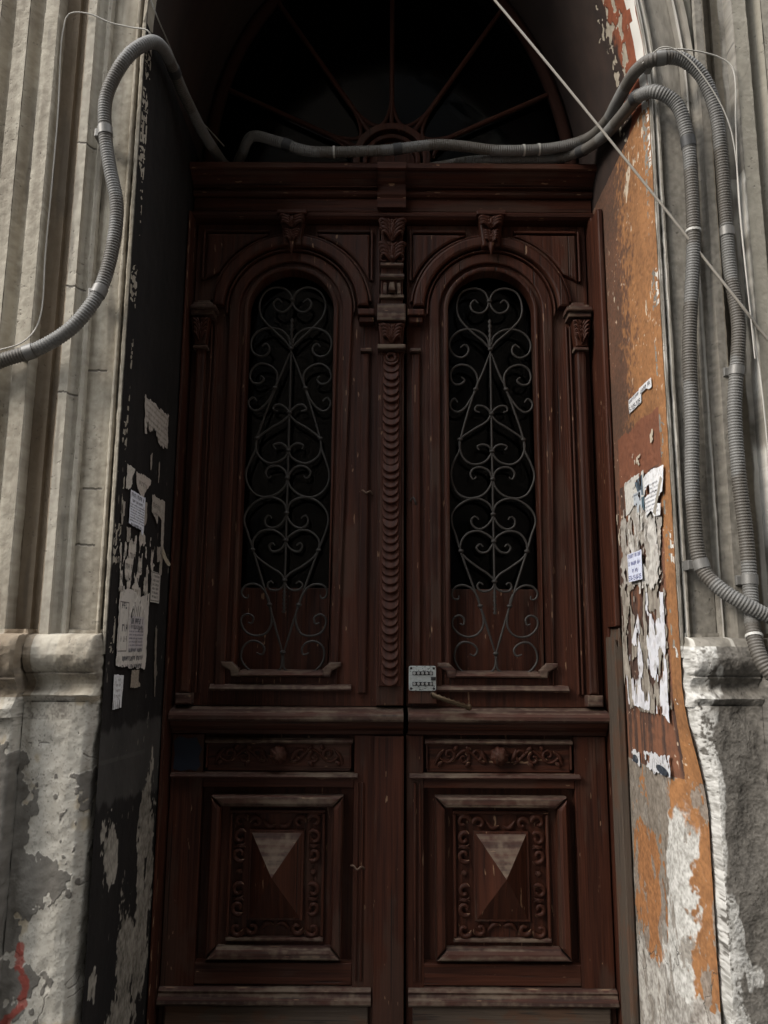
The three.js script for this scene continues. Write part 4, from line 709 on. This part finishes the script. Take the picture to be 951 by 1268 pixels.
// rows of worn, unreadable print
function printRow(k, x, y, w, h, col, weight = 1) {
  k.fillStyle = col; let p = x;
  while (p < x + w) { const g = h * rr(0.45, 0.8); if (rnd() > 0.12) { k.fillRect(p, y, g * 0.28 * weight, h); if (rnd() > 0.35) k.fillRect(p, y + (rnd() > 0.5 ? 0 : h * 0.75), g * 0.75, h * 0.24 * weight); if (rnd() > 0.4) k.fillRect(p + g * 0.52, y + h * rr(0, 0.3), g * 0.26 * weight, h * rr(0.55, 0.8)); if (rnd() > 0.6) k.fillRect(p, y + h * 0.4, g * 0.7, h * 0.2 * weight); } p += g * 1.12; }
}
function paper(name, label, side, z0, z1, y0, y1, inside, tex, off, opt = {}) {
  const X = side > 0 ? XR : -XL, cs = opt.cell || 0.004, nz = Math.ceil((z1 - z0) / cs), ny = Math.ceil((y1 - y0) / cs), pos = [], uv = [], f = [];
  const zz = i => z0 + (z1 - z0) * i / nz, yy = j => y0 + (y1 - y0) * j / ny;
  for (let j = 0; j <= ny; j++) for (let i = 0; i <= nz; i++) f.push(inside(zz(i), yy(j), i / nz, j / ny));
  const sd = opt.seed || 0;
  const put = (z, y) => { const u = (z - z0) / (z1 - z0), v = (y - y0) / (y1 - y0); const d = 0.0012 * (fbm(z * 40, y * 40, 900 + sd, 2)) + (opt.curl ? opt.curl(u, v) : 0); pos.push(side * (X - 0.003 - off - d), y, z); uv.push(z, y); };
  const tri = (a, b, c) => { const src = [a, b, c], out = []; for (let k = 0; k < 3; k++) { const p = src[k], q = src[(k + 1) % 3]; if (p[2] > 0) out.push(p); if ((p[2] > 0) !== (q[2] > 0)) { const t = p[2] / (p[2] - q[2]); out.push([p[0] + (q[0] - p[0]) * t, p[1] + (q[1] - p[1]) * t, 0]); } } for (let k = 1; k < out.length - 1; k++) for (const p of [out[0], out[k], out[k + 1]]) put(p[0], p[1]); };
  for (let j = 0; j < ny; j++) for (let i = 0; i < nz; i++) { const q = (a, b) => [zz(a), yy(b), f[b * (nz + 1) + a]]; tri(q(i, j), q(i + 1, j), q(i + 1, j + 1)); tri(q(i, j), q(i + 1, j + 1), q(i, j + 1)); }
  let g = new THREE.BufferGeometry(); g.setAttribute('position', new THREE.Float32BufferAttribute(pos, 3)); g.setAttribute('uv', new THREE.Float32BufferAttribute(uv, 2)); g = mergeVertices(g, 1e-5); g.computeVertexNormals();
  const m = new THREE.MeshStandardMaterial({ map: tex, roughness: 0.9, side: THREE.DoubleSide });
  // islands of a torn sheet become pieces of their own
  const ix = g.index.array, up = Array.from({ length: g.attributes.position.count }, (_, i) => i), find = i => { while (up[i] !== i) i = up[i] = up[up[i]]; return i; };
  for (let i = 0; i < ix.length; i += 3) { up[find(ix[i])] = find(ix[i + 1]); up[find(ix[i + 1])] = find(ix[i + 2]); }
  const by = new Map(); for (let i = 0; i < ix.length; i += 3) { const r = find(ix[i]); if (!by.has(r)) by.set(r, []); by.get(r).push(ix[i], ix[i + 1], ix[i + 2]); }
  const pcs = [...by.values()].filter(l => l.length > 3 * (opt.least || 24)).sort((p, q) => q.length - p.length).map(l => {
    const map = new Map(), P = [], U = [], N = [], I = l.map(v => { if (!map.has(v)) { map.set(v, P.length / 3); for (let c = 0; c < 3; c++) { P.push(g.attributes.position.array[v * 3 + c]); N.push(g.attributes.normal.array[v * 3 + c]); } U.push(g.attributes.uv.array[v * 2], g.attributes.uv.array[v * 2 + 1]); } return map.get(v); });
    const q = new THREE.BufferGeometry(); q.setAttribute('position', new THREE.Float32BufferAttribute(P, 3)); q.setAttribute('normal', new THREE.Float32BufferAttribute(N, 3)); q.setAttribute('uv', new THREE.Float32BufferAttribute(U, 2)); q.setIndex(I); return q; });
  if (pcs.length < 2) return solo(name, pcs[0] || g, m, label, opt.category || 'paper', opt.group);
  const t = thing(name, label, opt.category || 'paper', [side * (X - 0.004), y0, (z0 + z1) / 2], opt.group); for (const q of pcs) part('paper_piece', q, m, t);
}
// outline helpers: positive inside; polygon of [z, y] with a torn edge of amplitude t
function outline(pts, t, s, fr = 60) {
  return (z, y) => {
    const jz = t * (fbm(z * fr, y * fr, s, 3) - 0.5) * 2, jy = t * (fbm(z * fr + 9, y * fr + 4, s + 7, 3) - 0.5) * 2; const a = z + jz, b = y + jy;
    let ins = false, d = 9; for (let i = 0, j = pts.length - 1; i < pts.length; j = i++) { const [x1, y1] = pts[i], [x2, y2] = pts[j]; if ((y1 > b) !== (y2 > b) && a < (x2 - x1) * (b - y1) / (y2 - y1) + x1) ins = !ins; const q = Math.min(1, Math.max(0, ((a - x1) * (x2 - x1) + (b - y1) * (y2 - y1)) / ((x2 - x1) ** 2 + (y2 - y1) ** 2))); d = Math.min(d, Math.hypot(a - x1 - q * (x2 - x1), b - y1 - q * (y2 - y1))); }
    return ins ? d : -d;
  };
}
const holes = (fn, s, fz, fy, th, k = 0.05) => (z, y, u, v) => Math.min(fn(z, y), ((typeof th === 'function' ? th(u, v) : th) - fbm(z * fz, y * fy, s, 4)) * k);
const INK = 'rgba(24,26,34,0.88)', BLUE = 'rgba(28,36,92,0.9)', FADE = 'rgba(70,66,62,0.6)';
const TORN = 'scraps of torn paper on the reveals';
{ // ---- on the black reveal
  const S = -1;
  let b = [0.19, 0.475, 2.12, 2.285];
  paper('torn_notice', 'torn grey notice high on the black reveal, ragged along its lower edge', S, ...b, holes(outline([[0.472, 2.262], [0.205, 2.277], [0.20, 2.16], [0.30, 2.15], [0.34, 2.19], [0.45, 2.15], [0.465, 2.19]], 0.012, 11), 12, 38, 30, (u, v) => 0.5 + 0.4 * v), paperTex(256, 160, ...b, S, (k, w, h) => { for (let i = 0; i < 6; i++) printRow(k, 20, 22 + i * 18, 215, 7, FADE); }, '#aaa298'), 0.001);
  b = [0.515, 0.605, 1.935, 2.022];
  paper('paper_scrap', 'small torn scrap with a pointed top above the printed notice', S, ...b, outline([[0.598, 2.017], [0.525, 2.016], [0.55, 1.985], [0.535, 1.965], [0.57, 1.945], [0.60, 1.942], [0.592, 1.985]], 0.008, 21), paperTex(96, 96, ...b, S, () => {}, '#bdb7ac'), 0.001);
  b = [0.35, 0.52, 1.90, 2.025];
  paper('paper_scrap', 'wedge shaped torn scrap with a narrow tail beside the pointed scrap', S, ...b, outline([[0.512, 2.012], [0.355, 2.016], [0.42, 1.955], [0.425, 1.905], [0.445, 1.905], [0.455, 1.95], [0.50, 1.965]], 0.007, 31), paperTex(128, 96, ...b, S, (k) => printRow(k, 30, 26, 60, 10, FADE), '#b5aba0'), 0.001);
  b = [0.408, 0.558, 1.815, 1.952];
  paper('printed_notice', 'bluish white printed notice with close lines of text on the black reveal', S, ...b, outline([[0.555, 1.947], [0.412, 1.947], [0.413, 1.838], [0.43, 1.825], [0.44, 1.842], [0.556, 1.845]], 0.0025, 41), paperTex(256, 240, ...b, S, (k, w, h) => { printRow(k, 22, 18, 205, 24, INK, 1.1); printRow(k, 40, 52, 170, 14, INK); for (let i = 0; i < 7; i++) printRow(k, 14, 76 + i * 14, 226, 7, INK); printRow(k, 40, 176, 170, 18, INK, 1.2); }, '#d8dbe4'), 0.0025);
  b = [0.175, 0.345, 1.775, 1.982];
  paper('torn_notice', 'hooked torn notice hanging from its top edge beside the printed notice', S, ...b, outline([[0.34, 1.975], [0.192, 1.974], [0.185, 1.80], [0.215, 1.79], [0.222, 1.91], [0.262, 1.918], [0.268, 1.89], [0.335, 1.918]], 0.006, 51), paperTex(160, 200, ...b, S, (k) => { printRow(k, 20, 30, 70, 16, FADE); printRow(k, 20, 60, 60, 9, FADE); }, '#a79f94'), 0.001);
  b = [0.14, 0.215, 1.755, 1.825];
  paper('paper_scrap', 'curled yellowed strip of paper at the foot of the hooked notice', S, ...b, outline([[0.20, 1.822], [0.148, 1.765], [0.158, 1.758], [0.18, 1.775], [0.21, 1.79]], 0.004, 57), paperTex(64, 64, ...b, S, () => {}, '#a09682'), 0.004, { curl: (u) => 0.02 * (1 - u) * (1 - u) });
  b = [0.26, 0.62, 1.63, 1.85];
  paper('paper_residue', 'broken patches of scraped paper between the printed notice and the big poster', S, ...b, holes(outline([[0.61, 1.78], [0.5, 1.80], [0.43, 1.845], [0.33, 1.83], [0.28, 1.79], [0.29, 1.66], [0.40, 1.64], [0.60, 1.64]], 0.02, 61), 62, 46, 22, (u, v) => 0.56 - 0.12 * v, 0.06), paperTex(200, 128, ...b, S, (k, w, h) => { for (let i = 0; i < 4; i++) printRow(k, 10, 50 + i * 20, 160, 10, FADE, 1.2); }, '#c0b8ac'), 0.0005, { cell: 0.003 });
  b = [0.195, 0.308, 1.625, 1.738];
  paper('printed_label', 'upright printed label beside the big poster on the black reveal', S, ...b, outline([[0.303, 1.732], [0.201, 1.728], [0.201, 1.631], [0.301, 1.631]], 0.002, 71), paperTex(160, 160, ...b, S, (k, w, h) => { k.strokeStyle = FADE; k.lineWidth = 5; k.strokeRect(16, 16, 128, 128); for (let i = 0; i < 6; i++) printRow(k, 32, 26 + i * 19, 96, 11, 'rgba(40,40,44,0.8)', 1.2); }, '#bdb7ae'), 0.0015);
  b = [0.295, 0.602, 1.412, 1.672];
  paper('poster', 'big torn poster layered with text panels and bold lines at its foot', S, ...b, holes(outline([[0.594, 1.642], [0.50, 1.66], [0.40, 1.64], [0.315, 1.658], [0.311, 1.43], [0.32, 1.421], [0.589, 1.434]], 0.006, 81), 82, 40, 24, (u, v) => 0.78 - 0.28 * Math.max(0, v - 0.6), 0.05), paperTex(320, 280, ...b, S, (k, w, h) => {
    k.strokeStyle = 'rgba(210,206,198,0.9)'; k.lineWidth = 7; k.beginPath(); k.moveTo(110, 92); k.lineTo(178, 36); k.lineTo(262, 82); k.stroke(); k.strokeStyle = INK; k.lineWidth = 4; for (let i = 0; i < 5; i++) { k.beginPath(); k.moveTo(140 + i * 18, 62 + rr(0, 12)); k.lineTo(128 + i * 19, 104); k.stroke(); }
    k.fillStyle = 'rgba(176,170,172,0.9)'; k.fillRect(112, 100, 150, 112); printRow(k, 130, 106, 120, 18, INK, 1.2); printRow(k, 122, 128, 130, 13, INK); for (let i = 0; i < 5; i++) printRow(k, 118, 146 + i * 11, 136, 5, 'rgba(40,36,60,0.8)'); printRow(k, 120, 202, 134, 12, INK, 1.2);
    printRow(k, 36, 60, 44, 20, INK); printRow(k, 34, 128, 56, 22, INK); printRow(k, 40, 164, 50, 18, FADE); k.strokeStyle = 'rgba(60,56,52,0.6)'; k.strokeRect(20, 60, 78, 150);
    printRow(k, 66, 226, 190, 14, INK, 1.5); printRow(k, 48, 252, 210, 14, INK, 1.3);
  }, '#c2bcb3'), 0.002);
  b = [0.505, 0.61, 1.30, 1.42];
  paper('tear_off_notice', 'small white notice with tear off strips below the big poster', S, ...b, (z, y) => { const o = outline([[0.598, 1.414], [0.516, 1.408], [0.522, 1.318], [0.594, 1.316]], 0.002, 91)(z, y); const fr = y < 1.362 ? Math.abs(((z - 0.516) * 62) % 1 - 0.5) - (0.1 + 0.25 * n2(z * 62 | 0, 3)) * Math.min(1, (1.362 - y) * 26) - 0.02 : 1; return Math.min(o, (0.36 - 0.06 - Math.max(0, 0.4 - (1.362 - y) * 0 - fr)) > -1 && y < 1.362 ? Math.min(o, fr * 0.01 + 0.001) : o); }, paperTex(128, 160, ...b, S, (k) => { for (let i = 0; i < 4; i++) printRow(k, 44, 26 + i * 20, 40, 10, FADE); }, '#cfd0d1'), 0.002, { cell: 0.002 });
  b = [0.34, 0.455, 1.36, 1.425];
  paper('paper_scrap', 'plain brownish scrap sticking out under the foot of the big poster', S, ...b, outline([[0.44, 1.422], [0.37, 1.42], [0.372, 1.382], [0.35, 1.378], [0.352, 1.366], [0.446, 1.37]], 0.004, 96), paperTex(64, 64, ...b, S, () => {}, '#8a7f70'), 0.0005);
  b = [0.17, 0.235, 1.31, 1.56];
  paper('paper_scrap', 'long thin sliver of paper deep in the black reveal', S, ...b, outline([[0.222, 1.555], [0.20, 1.545], [0.195, 1.44], [0.185, 1.42], [0.188, 1.33], [0.196, 1.33], [0.212, 1.42]], 0.006, 99), paperTex(64, 128, ...b, S, () => {}, '#6e665a'), 0.0005);
  for (const [z, y, w, h, s] of [[0.37, 2.075, 0.014, 0.035, 1], [0.28, 2.06, 0.01, 0.05, 2], [0.60, 1.88, 0.016, 0.03, 3], [0.61, 1.85, 0.014, 0.022, 4], [0.40, 1.90, 0.028, 0.05, 5], [0.545, 1.815, 0.03, 0.03, 6], [0.235, 1.79, 0.03, 0.035, 7], [0.2, 1.76, 0.03, 0.05, 8]]) { b = [z - w, z + w, y - h, y + h]; paper('paper_fleck', 'tiny fleck of paper left stuck to the black reveal', S, ...b, outline([[z - w * 0.6, y + h * 0.8], [z + w * 0.7, y + h * 0.6], [z + w * 0.4, y - h * 0.8], [z - w * 0.5, y - h * 0.6]], 0.006, 200 + s), paperTex(32, 32, ...b, S, () => {}, '#978f83'), 0.0008, { cell: 0.003, group: 'paper flecks on the black reveal' }); }
}
{ // ---- on the orange reveal
  const S = 1;
  let b = [0.34, 0.572, 2.245, 2.302];
  paper('sticker', 'small white sticker with black digits above the brown patch', S, ...b, outline([[0.348, 2.296], [0.45, 2.296], [0.452, 2.301], [0.566, 2.299], [0.567, 2.268], [0.54, 2.27], [0.52, 2.28], [0.47, 2.279], [0.468, 2.252], [0.349, 2.251]], 0.0015, 301), paperTex(384, 96, ...b, S, (k, w, h) => { printRow(k, 20, 14, 170, 18, INK, 1.2); printRow(k, 205, 14, 140, 24, INK, 1.2); k.fillStyle = '#15161a'; k.font = 'bold 50px sans-serif'; k.save(); k.translate(18, 84); k.scale(0.8, 0.86); k.fillText('5-105-105', 0, 0); k.restore(); }, '#cfd0d2'), 0.001, { cell: 0.003, category: 'sticker' });
  b = [0.19, 0.60, 1.68, 1.96];
  paper('paper_residue', 'crumpled crust of torn grey paper around the blue printed label', S, ...b, holes(outline([[0.20, 1.90], [0.25, 1.955], [0.44, 1.93], [0.58, 1.88], [0.59, 1.70], [0.2, 1.69]], 0.03, 311), 312, 30, 15, (u, v) => 0.63, 0.06), paperTex(256, 192, ...b, S, (k, w, h) => { for (let i = 0; i < 60; i++) { k.fillStyle = (v => `rgba(${v},${v - 4},${v - 10},0.35)`)(rr(55, 205) | 0); k.fillRect(rr(0, w), rr(0, h), rr(3, 18), rr(8, 60)); } }, '#98928a'), 0.0015, { cell: 0.0035, seed: 1, curl: (u, v) => 0.007 * Math.max(0, fbm(u * 11, v * 9, 315, 3) - 0.5) * 2 });
  b = [0.19, 0.60, 1.66, 1.93];
  paper('torn_notice', 'torn white paper skin hanging in strips below the folded notices', S, ...b, holes(outline([[0.32, 1.92], [0.50, 1.90], [0.57, 1.84], [0.55, 1.68], [0.38, 1.67], [0.30, 1.80]], 0.03, 317), 318, 34, 10, 0.555, 0.06), paperTex(256, 192, ...b, S, (k, w, h) => { for (let i = 0; i < 30; i++) { k.fillStyle = `rgba(110,104,96,0.35)`; k.fillRect(rr(0, w), rr(0, h), rr(2, 8), rr(10, 70)); } }, '#b5b2ac'), 0.004, { cell: 0.0035, seed: 2, curl: (u, v) => 0.008 * Math.max(0, fbm(u * 12, v * 6, 319, 3) - 0.45) * 2 });
  b = [0.265, 0.475, 1.895, 2.045];
  paper('torn_notice', 'torn notice with a dark blue picture beside the folded white notice', S, ...b, holes(outline([[0.272, 2.034], [0.466, 2.036], [0.456, 1.912], [0.40, 1.90], [0.37, 1.945], [0.32, 1.93], [0.275, 1.92]], 0.006, 321), 322, 26, 20, 0.66, 0.06), paperTex(224, 160, ...b, S, (k, w, h) => { printRow(k, 20, 14, 60, 9, FADE); k.fillStyle = '#4d5b68'; k.beginPath(); k.moveTo(120, 34); k.lineTo(200, 20); k.lineTo(202, 92); k.lineTo(150, 80); k.fill(); k.fillStyle = '#27323d'; k.fillRect(146, 34, 40, 34); k.fillStyle = '#a8b0b8'; k.fillRect(100, 70, 80, 70); k.fillStyle = '#39505c'; k.fillRect(180, 96, 24, 50); printRow(k, 96, 46, 30, 8, INK); printRow(k, 90, 74, 60, 7, INK); }, '#bcbab4'), 0.004, { seed: 3 });
  b = [0.46, 0.64, 1.855, 2.03];
  const curlB = (u, v) => 0.014 * Math.max(0, u - 0.55) * (1 - v) * 2 + 0.004 * Math.sin(u * 5);
  paper('folded_notice', 'white printed notice with a torn hole and a folded corner', S, ...b, holes(outline([[0.468, 2.008], [0.54, 2.018], [0.632, 2.012], [0.628, 1.95], [0.606, 1.90], [0.60, 1.872], [0.55, 1.876], [0.53, 1.90], [0.478, 1.885]], 0.004, 331), 332, 22, 26, 0.68, 0.06), paperTex(200, 200, ...b, S, (k, w, h) => { for (let i = 0; i < 8; i++) printRow(k, 20, 60 + i * 14, 120, 6, 'rgba(40,44,56,0.75)'); k.fillStyle = '#8f897e'; k.beginPath(); k.moveTo(164, 50); k.lineTo(180, 64); k.lineTo(110, 176); k.lineTo(92, 160); k.fill(); }, '#d5d6d8'), 0.006, { seed: 4, curl: curlB });
  b = [0.29, 0.443, 1.692, 1.802];
  paper('printed_label', 'bluish white label with blue print stuck over the torn paper', S, ...b, outline([[0.297, 1.792], [0.436, 1.792], [0.434, 1.702], [0.30, 1.702]], 0.002, 341), paperTex(320, 220, ...b, S, (k, w, h) => { printRow(k, 26, 26, 260, 24, BLUE, 1.3); printRow(k, 30, 74, 250, 24, BLUE, 1.3); printRow(k, 100, 122, 110, 24, BLUE, 1.3); k.fillStyle = 'rgba(28,36,92,0.95)'; k.font = 'bold 46px sans-serif'; k.save(); k.translate(22, 194); k.scale(0.95, 1); k.fillText('574-15-04-05', 0, 0, 280); k.restore(); }, '#c9cfe2'), 0.013, { category: 'label' });
  b = [0.13, 0.60, 1.28, 1.72];
  paper('paper_residue', 'dirty grey paper crust scraped through to dark brown paint', S, ...b, holes(outline([[0.17, 1.70], [0.58, 1.70], [0.575, 1.33], [0.50, 1.30], [0.21, 1.31], [0.15, 1.40]], 0.02, 351), 352, 40, 14, (u, v) => 0.545 + 0.06 * (u < 0.2 ? 1 : 0) - 0.04 * v, 0.06), paperTex(256, 256, ...b, S, (k, w, h) => { for (let i = 0; i < 120; i++) { k.fillStyle = (v => `rgba(${v},${v - 8},${v - 18},0.4)`)(rr(55, 135) | 0); k.fillRect(rr(0, w), rr(0, h), rr(3, 14), rr(8, 50)); } }, '#8d867b'), 0.0005, { cell: 0.0035, seed: 5, curl: (u, v) => 0.004 * Math.max(0, fbm(u * 14, v * 9, 355, 3) - 0.5) * 2 });
  b = [0.19, 0.59, 1.27, 1.68];
  paper('torn_poster', 'white poster worn to shreds with its straight lower edge still stuck down', S, ...b, holes(outline([[0.40, 1.66], [0.575, 1.655], [0.57, 1.285], [0.54, 1.305], [0.21, 1.315], [0.20, 1.40], [0.30, 1.55]], 0.005, 361), 362, 30, 11, (u, v) => 0.475 + 0.6 * Math.max(0, 0.24 - v) + 0.1 * Math.max(0, u - 0.6), 0.06), paperTex(256, 256, ...b, S, () => {}, '#c9cad0'), 0.0035, { cell: 0.0035, seed: 6, curl: (u, v) => 0.004 * Math.max(0, fbm(u * 9, v * 7, 365, 3) - 0.5) * 2 });
  b = [0.185, 0.565, 1.118, 1.2];
  paper('paper_strip', 'torn white strip with dark print lying across the grey plaster', S, ...b, holes(outline([[0.196, 1.188], [0.31, 1.165], [0.33, 1.185], [0.553, 1.192], [0.55, 1.14], [0.40, 1.135], [0.215, 1.132]], 0.012, 371), 372, 30, 30, (u, v) => Math.abs(u - 0.33) < 0.05 ? 0.35 : 0.62, 0.05), paperTex(320, 80, ...b, S, (k, w, h) => { k.fillStyle = '#1b2430'; k.beginPath(); k.ellipse(255, 50, 44, 12, 0.1, 0, 7); k.fill(); k.beginPath(); k.ellipse(50, 52, 26, 13, 0, 0, 7); k.fill(); for (let i = 0; i < 26; i++) { k.fillStyle = 'rgba(60,62,66,0.7)'; k.fillRect(rr(0, w), rr(0, h), rr(2, 6), rr(6, 30)); } }, '#bdbec1'), 0.002, { cell: 0.003, seed: 7 });
  for (const [z, y, w, h, s] of [[0.4, 2.078, 0.05, 0.026, 1], [0.54, 2.12, 0.022, 0.03, 2], [0.36, 2.10, 0.012, 0.016, 3], [0.18, 1.87, 0.012, 0.05, 4], [0.165, 1.93, 0.01, 0.03, 5]]) { b = [z - w, z + w, y - h, y + h]; paper('paper_fleck', 'tiny fleck of paper left stuck to the brown patch above the folded notices', S, ...b, holes(outline([[z - w * 0.6, y + h * 0.5], [z + w * 0.7, y + h * 0.7], [z + w * 0.5, y - h * 0.5], [z - w * 0.5, y - h * 0.7]], 0.009, 380 + s), 390 + s, 60, 60, 0.6), paperTex(32, 32, ...b, S, () => {}, '#b3a795'), 0.0008, { cell: 0.003, group: 'paper flecks on the brown patch' }); }
}
{ // pale paint scrap left on the frame post beside the papers
  const p = poly([[0.764, 1.955], [0.770, 1.99], [0.776, 1.93], [0.774, 1.86], [0.779, 1.80], [0.777, 1.735], [0.768, 1.745], [0.769, 1.83], [0.765, 1.9]]);
  solo('paper_sliver', extr(p, 0.0615, 0.064, 0), plain(0.4, 0.39, 0.36, 0.9), 'pale vertical sliver of paper on the door frame beside the torn notices', 'paper');
}

scene.traverse(o => { if (o.isMesh) { o.castShadow = true; o.receiveShadow = true; } });
renderer.render(scene, camera);
